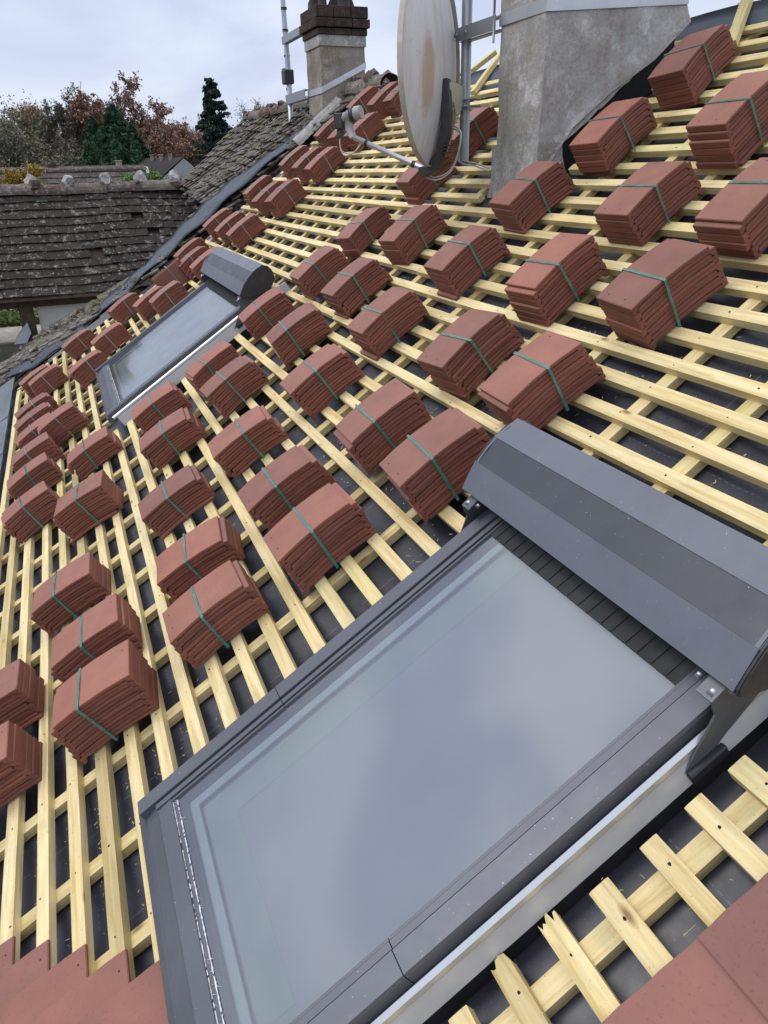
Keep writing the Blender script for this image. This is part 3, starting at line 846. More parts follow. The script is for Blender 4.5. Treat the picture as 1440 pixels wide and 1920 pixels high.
def slope_z(y, N=0):
    # height of the roof surface at horizontal distance y
    V = y/CT
    for _ in range(12):
        p = R(0, V, N); V += (y-p.y)/CT*.8
    return R(0, V, N).z
def strap_band(bm, x0, x1, y0, y1, zf, w, out=.004, th=.002):
    """flat metal band round a shaft; zf(x,y) its centre height"""
    L = [(x1+out, y0-out), (x1+out, y1+out), (x0-out, y1+out), (x0-out, y0-out)]
    for i in range(4):
        a, b = L[i], L[(i+1) % 4]; n = 4
        for k in range(n):
            p = [a[0]+(b[0]-a[0])*k/n, a[1]+(b[1]-a[1])*k/n]; q = [a[0]+(b[0]-a[0])*(k+1)/n, a[1]+(b[1]-a[1])*(k+1)/n]
            z0, z1 = zf(*p), zf(*q)
            bm.faces.new([bm.verts.new(v) for v in ((p[0], p[1], z0-w/2), (q[0], q[1], z1-w/2), (q[0], q[1], z1+w/2), (p[0], p[1], z0+w/2))])
    bmesh.ops.remove_doubles(bm, verts=bm.verts, dist=1e-5)
    bmesh.ops.solidify(bm, geom=list(bm.faces), thickness=th)
rr = random.Random(9)
c1 = bpy.data.objects.new('chimney', None); C.objects.link(c1); c1.parent = house
c1['label'] = 'large weathered grey rendered chimney with a galvanised band, beside the satellite dish'
def sub(name, bm, mat, par, mw=None): return obj(name, bm, mat, par, mw)
c1.matrix_local = HINV
bm = bmesh.new(); masonry(bm, -3.335, -2.98, 1.31, 2.01, lambda y: slope_z(y, .0)+.105 if y > 1.42 else slope_z(1.31, 0)+.02+.9*(y-1.31), 2.75, rr, flare=.02, wob=.004)
sub('shaft', bm, M_RENDER, c1)
bm = bmesh.new(); masonry(bm, -3.345, -2.965, 1.295, 1.42, lambda y: slope_z(y, 0)-.02, slope_z(1.36, 0)+.15, rr, wob=.004, flare=.012, nz=3, seg=.05)
sub('mortar_foot', bm, M_MORTAR, c1)
# torn mortar lip that follows the slope
bm = bmesh.new(); prev = None
for k in range(26):
    y = 1.38+(2.015-1.38)*k/25; z = slope_z(y, 0)+.10+rr.uniform(-.004, .004)
    ring = [bm.verts.new(p) for p in ((-2.9795, y, z+.055+.01*math.sin(k*.9)), (-2.970+rr.uniform(-.002, .002), y, z+.022), (-2.962+rr.uniform(-.002, .002), y, z-.002), (-2.985, y, z-.006))]
    if prev:
        for q in range(3): bm.faces.new((prev[q], prev[q+1], ring[q+1], ring[q]))
    prev = ring
bmesh.ops.recalc_face_normals(bm, faces=bm.faces)
sub('mortar_lip', bm, M_MORTAR, c1)
# dark flashing upstand in the gap
bm = bmesh.new(); masonry(bm, -3.31, -3.0, 1.40, 1.99, lambda y: slope_z(y, 0)-.06, 2.0, rr, wob=0)
sub('upstand', bm, M_RUB, c1)
bm = bmesh.new(); strap_band(bm, -3.335, -2.98, 1.31, 2.01, lambda x, y: 1.585+.055*max(0, (y-1.31)/.7), .048, .006)
sub('band', bm, M_ALU, c1)
bm = bmesh.new(); box(bm, -3.40, -2.92, 1.25, 2.07, 2.75, 2.83); box(bm, -3.37, -2.95, 1.28, 2.04, 2.83, 2.90); bevel(bm, .006)
sub('cap', bm, M_BRICK, c1)

c2 = bpy.data.objects.new('chimney', None); C.objects.link(c2); c2.parent = house; c2.matrix_local = HINV
c2['label'] = 'smaller tan rendered chimney with a dark brick cap and sooty pots'
bm = bmesh.new(); masonry(bm, -8.46, -8.0, 2.035, 2.50, lambda y: slope_z(min(y, 2.15), 0)-.1, 2.19, rr, wob=.003)
sub('shaft', bm, M_RENDER2, c2)
bm = bmesh.new()
for (g, z0, z1) in ((.012, 2.105, 2.195),): box(bm, -8.46-g, -8.0+g, 2.035-g, 2.50+g, z0, z1)
sub('neck', bm, M_MORTAR, c2)
bm = bmesh.new()
for (g, z0, z1) in ((.028, 2.195, 2.255), (.05, 2.258, 2.335), (.036, 2.338, 2.44)):
    # brick course : separate bricks
    x0, x1, y0, y1 = -8.46-g, -8.0+g, 2.035-g, 2.50+g
    n = 3
    for i in range(n):
        a = y0+(y1-y0)*i/n; b = y0+(y1-y0)*(i+1)/n
        box(bm, x0+rr.uniform(0, .004), x1-rr.uniform(0, .006), a+.003, b-.003, z0+rr.uniform(0, .003), z1-.004)
bevel(bm, .004)
sub('cap', bm, M_BRICK, c2)
for (x, y, r) in ((-8.33, 2.10, .05), (-8.12, 2.12, .035), (-8.3, 2.3, .05), (-8.12, 2.34, .05), (-8.3, 2.46, .045)):
    bm = bmesh.new(); tube(bm, [(x, y, 2.45), (x, y, 2.50), (x+.005, y, 2.54), (x, y, 2.66)], [r*1.25, r*1.2, r*.8, r*.95], 12)
    tube(bm, [(x, y, 2.68), (x, y, 2.71)], [r*1.3, r*1.1], 12)
    sub('chimney_pot', bm, M_POT, c2)
bm = bmesh.new(); strap_band(bm, -8.46, -8.0, 2.035, 2.50, lambda x, y: 1.73+.46*(y-2.035), .055, .008)
strap_band_top = bm
sub('band', bm, M_ALU, c2)
# mortar skirt on the new roof side of the small chimney
bm = bmesh.new(); prev = None
for k in range(24):
    t = k/23; U = 7.955-.012*math.sin(t*9); V = 2.12+.62*t
    ring = [bm.verts.new(R(U+a, V, n)+Vector((0, 0, rr.uniform(-.006, .006)))) for a, n in ((-.05, 0), (-.03, .035), (.0, .06), (.04, .075), (.1, .06))]
    if prev:
        for q in range(4): bm.faces.new((prev[q], prev[q+1], ring[q+1], ring[q]))
    prev = ring
hp('mortar_fillet', bm, M_MORTAR)
# rubble at the ridge beyond the stacks
bm = bmesh.new()
for q in range(30):
    p = R(rr.uniform(6.5, 7.6), rr.uniform(2.68, 2.85), rr.uniform(0, .03)); r = rr.uniform(.02, .045)
    b = bmesh.ops.create_icosphere(bm, subdivisions=1, radius=r, matrix=Matrix.Translation(p))
    for v in b['verts']: v.co += Vector((rr.uniform(-1, 1), rr.uniform(-1, 1), rr.uniform(-1, 1)))*r*.35
o = hp('mortar_rubble', bm, M_RIDGE); o['kind'] = 'stuff'

# ------------------------------------------------------------------ skylights
def skylight(s, label, boxdy, seam=True):
    W = (s['u1']-s['u0'])/2; Lg = 1.19; vc = s['v0']+.6
    m = frame((s['u0']+s['u1'])/2, vc, 0)
    root = bpy.data.objects.new('skylight', None); C.objects.link(root); root.parent = house; root.matrix_local = HINV @ m
    root['label'] = label
    y0 = s['v0']-vc; y1 = y0+Lg; zt = s['n']
    # side cladding: two lengths per side with an open seam
    sw = .047
    bm = bmesh.new(); ys = y0+.44
    for sx in (-1, 1):
        for (a, b) in ((y0+.012, ys-.001), (ys+.001, y1)):
            pr = [(sx*W, zt-.060), (sx*W, zt-.008), (sx*(W-.003), zt-.001), (sx*(W-sw), zt), (sx*(W-sw), zt-.03)]
            b2 = bmesh.new()
            A = [b2.verts.new((x, a, z)) for x, z in pr]; B = [b2.verts.new((x, b, z)) for x, z in pr]
            for i in range(len(pr)): b2.faces.new((A[i], A[(i+1) % 5], B[(i+1) % 5], B[i]))
            b2.faces.new(A); b2.faces.new(B[::-1]); bmesh.ops.recalc_face_normals(b2, faces=b2.faces)
            me = bpy.data.meshes.new('t'); b2.to_mesh(me); b2.free(); bm.from_mesh(me); bpy.data.meshes.remove(me)
            # inner guide rail
            first = a < ys-.1
            ia, ib = sorted((sx*(W-sw-.0045), sx*(W-sw-.0185))); box(bm, ia, ib, a+(.045 if first else 0), b, zt-.03, zt-.005)
            ia, ib = sorted((sx*(W-sw-.0215), sx*(W-sw-.0275))); box(bm, ia, ib, a+(.055 if first else 0), b, zt-.03, zt-.009)
    # bottom cladding : lip, step, slope
    b2 = bmesh.new()
    pr = [(y0, zt-.075), (y0-.004, zt-.022), (y0+.014, zt-.016), (y0+.018, zt-.021), (y0+.055, zt-.013), (y0+.058, zt-.010), (y0+.098, zt-.008), (y0+.098, zt-.05)]
    prism(b2, pr, -W+.002, W-.002, 0)
    me = bpy.data.meshes.new('t'); b2.to_mesh(me); b2.free(); bm.from_mesh(me); bpy.data.meshes.remove(me)
    obj('casing', bm, M_CLAD, root)
    bm = bmesh.new(); gx = W-sw-.028
    box(bm, -W+.006, -gx+.006, y0+.02, y1-.01, zt-.065, zt-.032); box(bm, gx-.006, W-.006, y0+.02, y1-.01, zt-.065, zt-.032)
    box(bm, -gx+.006, gx-.006, y0+.02, y0+.12, zt-.066, zt-.033); box(bm, -gx+.006, gx-.006, y1-.03, y1-.01, zt-.066, zt-.033)
    obj('gasket', bm, M_RUB, root)
    gx = W-sw-.028; gy0 = y0+.112
    # lime-stained gasket at the foot of the glass
    bm = bmesh.new(); box(bm, -gx, gx, y0+.098, gy0, zt-.06, zt-.0135)
    obj('sill_gasket', bm, M_CLAD, root)
    bm = bmesh.new(); rq = random.Random(4)
    for yy in (gy0-.013, gy0-.001):
        prev = None
        for k in range(121):
            x = -gx+2*gx*k/120; wv = .0006+.0014*rq.random(); o_ = .0005*(rq.random()-.5)
            ring = (bm.verts.new((x, yy-wv+o_, zt-.0125)), bm.verts.new((x, yy+wv+o_, zt-.0122)))
            if prev and rq.random() < .86: bm.faces.new((prev[0], ring[0], ring[1], prev[1]))
            prev = ring
    for q in range(46):
        x = rq.uniform(-gx, gx); y = gy0+rq.uniform(-.012, .002); l = rq.uniform(.004, .022); a = rq.uniform(.6, 1.2); w_ = .0005
        bm.faces.new([bm.verts.new(p) for p in ((x, y, zt-.0118), (x+w_*2, y, zt-.0118), (x+l*math.cos(a), y+l*math.sin(a)*.7, zt-.0118))])
    obj('lime_streaks', bm, M_LIME, root)
    # glazing
    bm = bmesh.new(); zg = zt-.0145
    NGX, NGY = 6, 10
    gv = [[bm.verts.new((-gx+2*gx*i/NGX, gy0+(y1-.02-gy0)*j/NGY, zg)) for i in range(NGX+1)] for j in range(NGY+1)]
    for j in range(NGY):
        for i in range(NGX): bm.faces.new((gv[j][i], gv[j][i+1], gv[j+1][i+1], gv[j+1][i])).smooth = True
    obj('glass_pane', bm, M_GLASS, root)
    bm = bmesh.new()
    for (i0, i1, z) in ((.022, .044, zg-.016),):
        box(bm, -gx+i0, gx-i0, gy0+i0*.9, gy0+i1*.9, z-.004, z)
        for sx in (-1,):
            a, b = sorted((sx*(gx-i0), sx*(gx-i1))); box(bm, a, b, gy0+i1*.9, y1-.03, z-.004, z)
    obj('spacer_bar', bm, M_SPACER if s is SKY[0] else M_SPACER2, root)
    bm = bmesh.new(); z = zg-.030
    box(bm, -gx+.044, gx-.044, gy0+.04, gy0+.12, z-.004, z)
    a, b = -gx+.044, -gx+.13
    box(bm, a, b, gy0+.12, y1-.03, z-.004, z)
    obj('inner_reveal', bm, M_SPACER2, root)
    bm = bmesh.new(); box(bm, -gx, gx, gy0, y1-.03, zg-.034, zg-.0306)
    obj('blind', bm, M_BLIND if s is SKY[0] else M_BLIND2, root)
    # flashing gutters at both sides
    bm = bmesh.new()
    for sx in (-1, 1):
        pr = [(sx*(W+.001), zt-.034), (sx*(W+.007), zt-.026), (sx*(W+.015), zt-.032), (sx*(W+.017), zt-.042), (sx*(W+.004), zt-.044)]
        b2 = bmesh.new(); A = [b2.verts.new((x, y0+.03, z)) for x, z in pr]; B = [b2.verts.new((x, y1+.04, z)) for x, z in pr]
        for i in range(5): b2.faces.new((A[i], A[(i+1) % 5], B[(i+1) % 5], B[i]))
        b2.faces.new(A); b2.faces.new(B[::-1]); bmesh.ops.recalc_face_normals(b2, faces=b2.faces)
        obj('side_flashing', b2, M_ALU, root)
    for sx in (-1, 1):
        pr = [(sx*(W-.01), zt-.047), (sx*(W+.016), zt-.0445), (sx*(W+.030), -.004), (sx*(W-.01), -.004)]
        b2 = bmesh.new(); A = [b2.verts.new((x, y0+.05, z)) for x, z in pr]; B = [b2.verts.new((x, y1+.12, z)) for x, z in pr]
        for i in range(4): b2.faces.new((A[i], A[(i+1) % 4], B[(i+1) % 4], B[i]))
        b2.faces.new(A); b2.faces.new(B[::-1]); bmesh.ops.recalc_face_normals(b2, faces=b2.faces)
        obj('frame_side', b2, M_SIDEF, root)
        b2 = bmesh.new(); ia, ib = sorted((sx*(W-.01), sx*(W+.022))); box(b2, ia, ib, y0+.05, y1+.12, -.056, -.005)
        obj('rubber_skirt', b2, M_RUB, root)
    # shutter box : faceted half round
    yb = boxdy; zb = zt+.062; hw = W+.053
    P = [(0, 0), (.066, .038), (.138, .059), (.213, .056), (.238, .010), (.222, -.05), (.145, -.080), (.045, -.045), (.004, -.012)]
    P = [(yb+a, zb+b) for a, b in P]
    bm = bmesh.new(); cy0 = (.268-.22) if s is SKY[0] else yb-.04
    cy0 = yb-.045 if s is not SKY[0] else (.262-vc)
    box(bm, -gx+.001, gx-.001, cy0, y1-.02, zg+.001, zg+.004)  # added dark ribbed strip on the glass, stands in for the shutter box's reflection
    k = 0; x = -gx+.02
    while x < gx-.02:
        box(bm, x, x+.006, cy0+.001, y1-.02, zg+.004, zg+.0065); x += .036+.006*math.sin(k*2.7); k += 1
    obj('box_reflection', bm, M_REFL, root)
    bm = bmesh.new()
    def strip(a, b, x0, x1, t=.002, lift=0, mi=0):
        d = Vector((0, b[0]-a[0], b[1]-a[1])).normalized(); n = Vector((0, -d.z, d.y))
        n = Vector((0, -(b[1]-a[1]), (b[0]-a[0]))).normalized()
        q = [Vector((x0, a[0], a[1]))+n*lift, Vector((x1, a[0], a[1]))+n*lift, Vector((x1, b[0], b[1]))+n*lift, Vector((x0, b[0], b[1]))+n*lift]
        lo = [p-n*(t+lift) for p in q]; V_ = [bm.verts.new(p) for p in q+lo]
        for f in ((0, 1, 2, 3), (4, 5, 1, 0), (5, 6, 2, 1), (6, 7, 3, 2), (7, 4, 0, 3)):
            ff = bm.faces.new([V_[k] for k in f]); ff.material_index = mi
    x0, x1 = -hw+.008, hw-.008
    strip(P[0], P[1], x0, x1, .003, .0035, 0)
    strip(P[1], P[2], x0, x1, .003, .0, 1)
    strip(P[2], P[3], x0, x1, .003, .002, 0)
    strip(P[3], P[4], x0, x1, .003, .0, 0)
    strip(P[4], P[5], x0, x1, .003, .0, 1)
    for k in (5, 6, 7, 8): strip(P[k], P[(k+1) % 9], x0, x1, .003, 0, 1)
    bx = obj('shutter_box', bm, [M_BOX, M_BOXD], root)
    # end caps : rounded plate, slightly proud
    bm = bmesh.new()
    cy = sum(p[0] for p in P)/9; cz = sum(p[1] for p in P)/9
    Q = []
    for i in range(9):
        a, b = Vector(P[i]), Vector(P[(i+1) % 9]); 
        for t in (0, .5): Q.append(a.lerp(b, t))
    def sm(Q):
        n = len(Q); return [Q[i]*.5+Q[i-1]*.25+Q[(i+1) % n]*.25 for i in range(n)]
    Q2 = [Vector((cy+(q.x-cy)*1.035, cz+(q.y-cz)*1.045)) for q in sm(Q)]
    pr = [(q.x, q.y) for q in Q2]
    pr2 = [(cy+(y-cy)*1.012, cz+(z-cz)*1.012) for y, z in pr]
    for sx in (-1, 1):
        bm = bmesh.new(); xa, xb = sorted((sx*(hw-.010), sx*hw)); prism(bm, pr, xa, xb, 0)
        bmesh.ops.bevel(bm, geom=[e for e in bm.edges if e.calc_face_angle(0) > 1.2], offset=.003, segments=2, affect='EDGES', clamp_overlap=True)
        obj('end_cap', bm, M_CAP, root)
        bm = bmesh.new(); xa, xb = sorted((sx*(hw-.0105), sx*(hw-.018)))
        prism(bm, pr2, xa, xb, 0)
        obj('cap_rim', bm, M_BOX, root)
    # mounting brackets
    for sx in (-1, 1):
        bm = bmesh.new(); X = sx*(W+.018)
        pl = [(yb+.03, zb-.012), (yb+.085, zb-.05), (yb+.06, zb-.085), (yb-.03, zb-.112), (yb-.125, zb-.150), (yb-.150, zb-.150), (yb-.145, zb-.135), (yb-.075, zb-.085), (yb-.035, zb-.055), (yb-.03, zb-.02)]
        a, b = sorted((X, X+sx*.004)); prism(bm, pl, a, b, 0)
        pl = [(yb+.03, zb-.012), (yb+.03, zb-.016), (yb-.03, zb-.024), (yb-.03, zb-.020)]
        a, b = sorted((X-sx*.03, X)); prism(bm, pl, a, b, 0)
        obj('bracket', bm, M_CLAD, root)
        bm = bmesh.new()
        a, b = sorted((X-sx*.004, X+sx*.016)); box(bm, a, b, yb-.125, yb-.045, zb-.146, zb-.122); bevel(bm, .003)
        obj('hinge', bm, M_RUB, root)
        bm = bmesh.new(); tube(bm, [(X-sx*.008, yb-.012, zb-.02), (X-sx*.008, yb-.024, zb-.018)], .0062, 6); obj('bolt', bm, M_ALU, root); bm = bmesh.new(); tube(bm, [(X-sx*.045, yb-.004, zb-.018), (X-sx*.045, yb-.012, zb-.018)], .005, 6)
        obj('bolt', bm, M_ALU, root)
    return root
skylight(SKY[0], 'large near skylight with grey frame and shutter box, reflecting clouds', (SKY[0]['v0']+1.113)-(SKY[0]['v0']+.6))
skylight(SKY[1], 'wider far skylight with the dark D-shaped end of its shutter box showing', (SKY[1]['v0']+1.045)-(SKY[1]['v0']+.6))

# ------------------------------------------------------------------ satellite dish
dc = Vector((-3.57, 1.075, 1.436)); dd = Vector((-.725, -.69, 0)).normalized()
up = Vector((0, 0, 1)); sd = dd.cross(up).normalized()
M_D = Matrix((sd, dd, up)).transposed().to_4x4(); M_D.translation = dc     # local x across, y forward, z up
dish = empty('satellite_dish', M_D)
tag(dish, 'weathered white satellite dish with rust patch, on a pole beside the big chimney', 'satellite dish')
def dpt(r, a, off=0):
    rx, rz = .372, .418
    x = rx*r*math.cos(a); z = rz*r*math.sin(a)
    return Vector((x, -.075*(1-r*r)+off, z))
bm = bmesh.new(); NR, NA = 14, 56
for off, flip in ((0, False), (-.003, True)):
    rings = []
    for i in range(1, NR+1):
        rings.append([bm.verts.new(dpt(i/NR, 2*PI*k/NA, off)) for k in range(NA)])
    c = bm.verts.new(dpt(0, 0, off))
    for k in range(NA):
        f = (c, rings[0][k], rings[0][(k+1) % NA]); bm.faces.new(f if not flip else f[::-1])
        for i in range(NR-1):
            f = (rings[i][k], rings[i+1][k], rings[i+1][(k+1) % NA], rings[i][(k+1) % NA]); bm.faces.new(f if not flip else f[::-1])
for f in bm.faces: f.smooth = True
obj('reflector', bm, M_DISH, dish)
bm = bmesh.new()
pts = [dpt(1.0, 2*PI*k/NA) for k in range(NA+1)]
prev = None
for k in range(NA):
    p = pts[k]; o_ = Vector((p.x, 0, p.z)).normalized()
    ring = [bm.verts.new(p+o_*a+Vector((0, b, 0))) for a, b in ((-.002, .001), (.008, .003), (.010, -.004), (.009, -.022), (.005, -.022), (.004, -.006), (-.002, -.004))]
    if prev:
        for q in range(6): bm.faces.new((prev[q], prev[q+1], ring[q+1], ring[q]))
    else: first = ring
    prev = ring
for q in range(6): bm.faces.new((prev[q], prev[q+1], first[q+1], first[q]))
bmesh.ops.recalc_face_normals(bm, faces=bm.faces)
M_RIM = simple('rim_beige', (.46, .42, .37), .7, var=.25, scale=5)
obj('rim', bm, M_RIM, dish)
# black back frame from the hub down to the arm root
bm = bmesh.new()
prof = [(-.070, -.06), (-.098, -.058), (-.104, -.12), (-.112, -.20), (-.104, -.30), (-.055, -.44), (.02, -.475), (.05, -.455), (.045, -.425), (-.005, -.42), (-.04, -.36), (-.066, -.25), (-.072, -.15)]
prism(bm, prof, -.026, .026, 0); bevel(bm, .004)
for z in (-.20, -.215, -.23): box(bm, -.034, .034, -.115, -.08, z-.14, z-.134)
obj('back_frame', bm, M_CAP, dish)
MI = M_D.inverted()
polex = Vector((-3.655, 1.312, 0))
bm = bmesh.new()
pl = lambda z: MI @ Vector((polex.x, polex.y, z))
tube(bm, [pl(1.03), pl(2.9)], .0245, 20)
obj('pole', bm, M_STEEL, dish)
# galvanised plate between frame and pole
bm = bmesh.new()
a = Vector((0, -.10, -.13)); b = pl(1.22); b.z = -.13
dv = (b-a); nrm = dv.cross(Vector((0, 0, 1))).normalized()*.0025
ou = [(0, .055), (.35, .06), (.8, .05), (1.0, .05), (1.0, -.035), (.85, -.02), (.72, -.05), (.55, -.085), (.38, -.065), (.25, -.02), (0, -.03)]
fr_ = [bm.verts.new(a+dv*t+Vector((0, 0, z))+nrm) for t, z in ou]; bk_ = [bm.verts.new(a+dv*t+Vector((0, 0, z))-nrm) for t, z in ou]
bm.faces.new(fr_); bm.faces.new(bk_[::-1])
for i in range(len(ou)): bm.faces.new((fr_[i], fr_[(i+1) % len(ou)], bk_[(i+1) % len(ou)], bk_[i]))
bmesh.ops.recalc_face_normals(bm, faces=bm.faces)
obj('mount_plate', bm, M_ALU, dish)
bm = bmesh.new()
for z in (1.275, 1.305):
    c = pl(z)
    tube(bm, [c+Vector((.033*math.cos(t), .033*math.sin(t), 0)) for t in np.linspace(0, 2*PI, 17)], .004, 6)
    tube(bm, [c+Vector((-.01, -.06, 0)), c+Vector((-.05, .05, 0))], .0045, 6)
    tube(bm, [c+Vector((.035, -.07, 0)), c+Vector((.02, .04, 0))], .0045, 6)
obj('clamp', bm, M_STEEL, dish)
# feed arm and LNB
bm = bmesh.new(); tube(bm, [(0, .00, -.445), (0, .10, -.405), (0, .40, -.285)], [.012, .0125, .0125], 10)
arm = obj('feed_arm', bm, M_ALU, dish)
bm = bmesh.new(); tube(bm, [(0, .075, -.416), (0, .088, -.411)], .016, 10); tube(bm, [(0, .325, -.315), (0, .338, -.310)], .016, 10)
obj('arm_clip', bm, M_RUB, dish)
bm = bmesh.new()
M_LNB = simple('grey_plastic', (.33, .34, .32), .55, var=.2)
tube(bm, [(0, .405, -.285), (0, .425, -.245), (0, .43, -.20)], [.018, .022, .018], 10)
tube(bm, [(0, .355, -.175), (0, .385, -.18), (0, .40, -.185), (0, .43, -.19)], [.030, .032, .024, .026], 14)
tube(bm, [(0, .43, -.19), (0, .47, -.20)], [.022, .022], 12)
lnb = obj('lnb', bm, M_LNB, dish)
bm = bmesh.new(); box(bm, -.022, .022, .452, .50, -.245, -.175); box(bm, -.014, .014, .462, .49, -.285, -.245); bevel(bm, .004)
tube(bm, [(0, .395, -.184), (0, .412, -.187)], [.034, .034], 14)
obj('lnb_housing', bm, M_CAP, lnb)
bm = bmesh.new()
def curve(P, n=8):
    out = []
    P = [Vector(p) for p in P]; P = [P[0]*2-P[1]]+P+[P[-1]*2-P[-2]]
    for i in range(1, len(P)-2):
        for k in range(n):
            t = k/n; a, b, c, d = P[i-1], P[i], P[i+1], P[i+2]
            out.append(.5*((2*b)+(-a+c)*t+(2*a-5*b+4*c-d)*t*t+(-a+3*b-3*c+d)*t**3))
    out.append(P[-2]); return out
for off in (0, .012):
    o_ = Vector((off*.5, 0, off)); bm = bmesh.new()
    tube(bm, curve([Vector((0, .48, -.285))+o_, Vector((0, .478, -.33)), Vector((.0, .455, -.365))+o_, Vector((0, .40, -.35)), Vector((.0, .36, -.315))+o_]), .0032, 6)
    endp = MI @ Vector((-3.33, 1.27, .985))
    tube(bm, curve([Vector((.02, .03, -.47))+o_, Vector((.0, -.04, -.485))+o_, Vector((0, -.12, -.44))+o_, Vector((0, -.16, -.30))+o_, pl(1.17)+Vector((.02, .09, .02))+o_, pl(1.16)+Vector((.02, .03, 0))+o_, pl(1.08)+Vector((.0, .03, 0))+o_, pl(1.03)+Vector((-.01, .02, 0))+o_, endp.lerp(pl(1.03), .5)+o_, endp+o_]), .0034, 6)
    obj('cable', bm, M_CABLE, dish)
# wall bracket from the chimney band
bm = bmesh.new()
for z0 in (1.575,):
    x0, x1 = -3.70, -3.33
    y = 1.312
    for (a, b) in ((-.028, -.024), (.024, .028)):
        v_, f_ = box(bm, x0, x1, y-.012, y+.03, z0+a, z0+b)
    box(bm, x0, x1, y-.035, y-.031, z0-.028, z0+.028)
    for v in bm.verts: pass
bmesh.ops.transform(bm, matrix=MI, verts=bm.verts)
b2 = bmesh.new()
for x in (-3.345,):
    tube(b2, [(x, 1.28, 1.50), (x, 1.28, 1.67)], .006, 6)
for x in (-3.60, -3.69): tube(b2, [(x, 1.262, 1.575), (x, 1.278, 1.575)], .010, 6)
bmesh.ops.transform(b2, matrix=MI, verts=b2.verts)
me = bpy.data.meshes.new('t'); b2.to_mesh(me); b2.free(); bm.from_mesh(me)
obj('wall_bracket', bm, M_STEEL, dish)

# ------------------------------------------------------------------ antenna mast by the small chimney
mast = empty('antenna_mast', Vector((-9.15, 2.03, 1.52)))
tag(mast, 'thin jointed metal mast bracketed to the small far chimney', 'mast')
bm = bmesh.new(); tube(bm, [(0, 0, -.1), (.01, 0, .55), (-.02, 0, 1.2), (-.03, 0, 2.2)], [.030, .030, .026, .026], 12)
obj('tube', bm, M_ZINC, mast)
bm = bmesh.new()
for z in (.30, .62, .86, 1.06): tube(bm, [(0, 0, z), (0, 0, z+.02)], .034, 12)
obj('joint', bm, M_RUB, mast)
bm = bmesh.new()
for z, h in ((.21, .045), (.78, .035)):
    for (a, b) in ((-h, -h+.006), (h-.006, h)): box(bm, -.05, .68, -.03, .03, z+a, z+b)
    box(bm, -.05, .68, -.034, -.028, z-h, z+h)
    obj('wall_bracket', bm, M_STEEL, mast); bm = bmesh.new()
bm.free()
bm = bmesh.new(); box(bm, -.07, .06, -.06, .05, .36, .50); box(bm, -.09, -.02, -.05, .03, .42, .52); bevel(bm, .01)
obj('splitter_box', bm, M_CAP, mast)
bm = bmesh.new(); tube(bm, curve([(0.04, 0, .4), (.06, -.02, .2), (.05, -.03, .0), (.10, -.25, -.3), (.12, -.5, -.52)]), .008, 6)
obj('cable', bm, M_CABLE, mast)

# ------------------------------------------------------------------ lower wing on the left (separate building)
wing = empty('outbuilding', Vector((-12.5, -1, -4.6)))
tag(wing, 'lower wing with a dark lichen spotted tile roof, white wall and a timber post', 'building')
WI = Matrix.Translation(-Vector((-12.5, -1, -4.6)))
def wp(name, bm, mat): return obj(name, bm, mat, wing, WI)
rx, rz, exx, ez = -12.5, .80, -10.85, -.40
slopeL = math.hypot(rx-exx, rz-ez); ey = Vector((rx-exx, 0, rz-ez)).normalized(); ex = Vector((0, -1, 0)); en = ey.cross(ex).normalized()
if en.z < 0: en = -en
rr = random.Random(31); bm = bmesh.new()
Yr = 2.1
w, h = .165, .165
nrow = int(slopeL/h)+1
for j in range(nrow):
    for i in range(60):
        y = Yr-(i+(.5 if j % 2 else 0))*w
        t = j*h
        z = ez+(rz-ez)*t/slopeL; 
        # clip where the main roof covers it
        if y > .9+1.0*(t/slopeL): continue
        wav = .02*math.sin(y*1.7+t)+.012*math.sin(y*4.1)
        tile_field(bm, lambda a, b: Vector((exx, y, ez))+ey*t+en*wav, ex, ey, en, 0, 1, w, h, lambda a, b: True, rr, .024, 1.25, .018, .75)
wp('tiled_roof', bm, M_OLD)
bm = bmesh.new()
ey2 = Vector((-(exx-rx), 0, 0))
for (x0, z0, x1, z1) in ((exx+.05, ez-.05, rx, rz-.03), (rx, rz-.03, 2*rx-exx, ez-.05)):
    bm.faces.new([bm.verts.new(p) for p in ((x0, 1.9, z0), (x0, -7.5, z0), (x1, -7.5, z1), (x1, 1.9, z1))])
bmesh.ops.solidify(bm, geom=list(bm.faces), thickness=.06)
wp('roof_deck', bm, M_POST)
KNL.clear(); bm = bmesh.new(); ridge_run(bm, Vector((rx, -7.4, rz)), Vector((rx, 1.75, rz)), .12, .50, rr, 1.7)
wp('ridge_tiles', bm, M_RIDGE)
for q in KNL: wp('ridge_mortar', q, M_RENDER)
bm = bmesh.new(); box(bm, -13.9, -11.1, -1.1, 1.9, -4.6, -.50)
wp('wall', bm, M_WHITE)
bm = bmesh.new(); box(bm, -11.10, -10.97, -1.32, -1.15, -4.6, -.50)
box(bm, -11.08, -10.98, -7, 1.5, -.56, -.46); bevel(bm, .012)
wp('timber_post', bm, M_POST)
bm = bmesh.new(); 
prism(bm, [(-1.45, -.98), (-1.30, -.98), (-1.22, -.86), (-1.24, -.72), (-1.40, -.90)], -10.95, -10.80, 0)
wp('gutter_end', bm, M_ZINC)

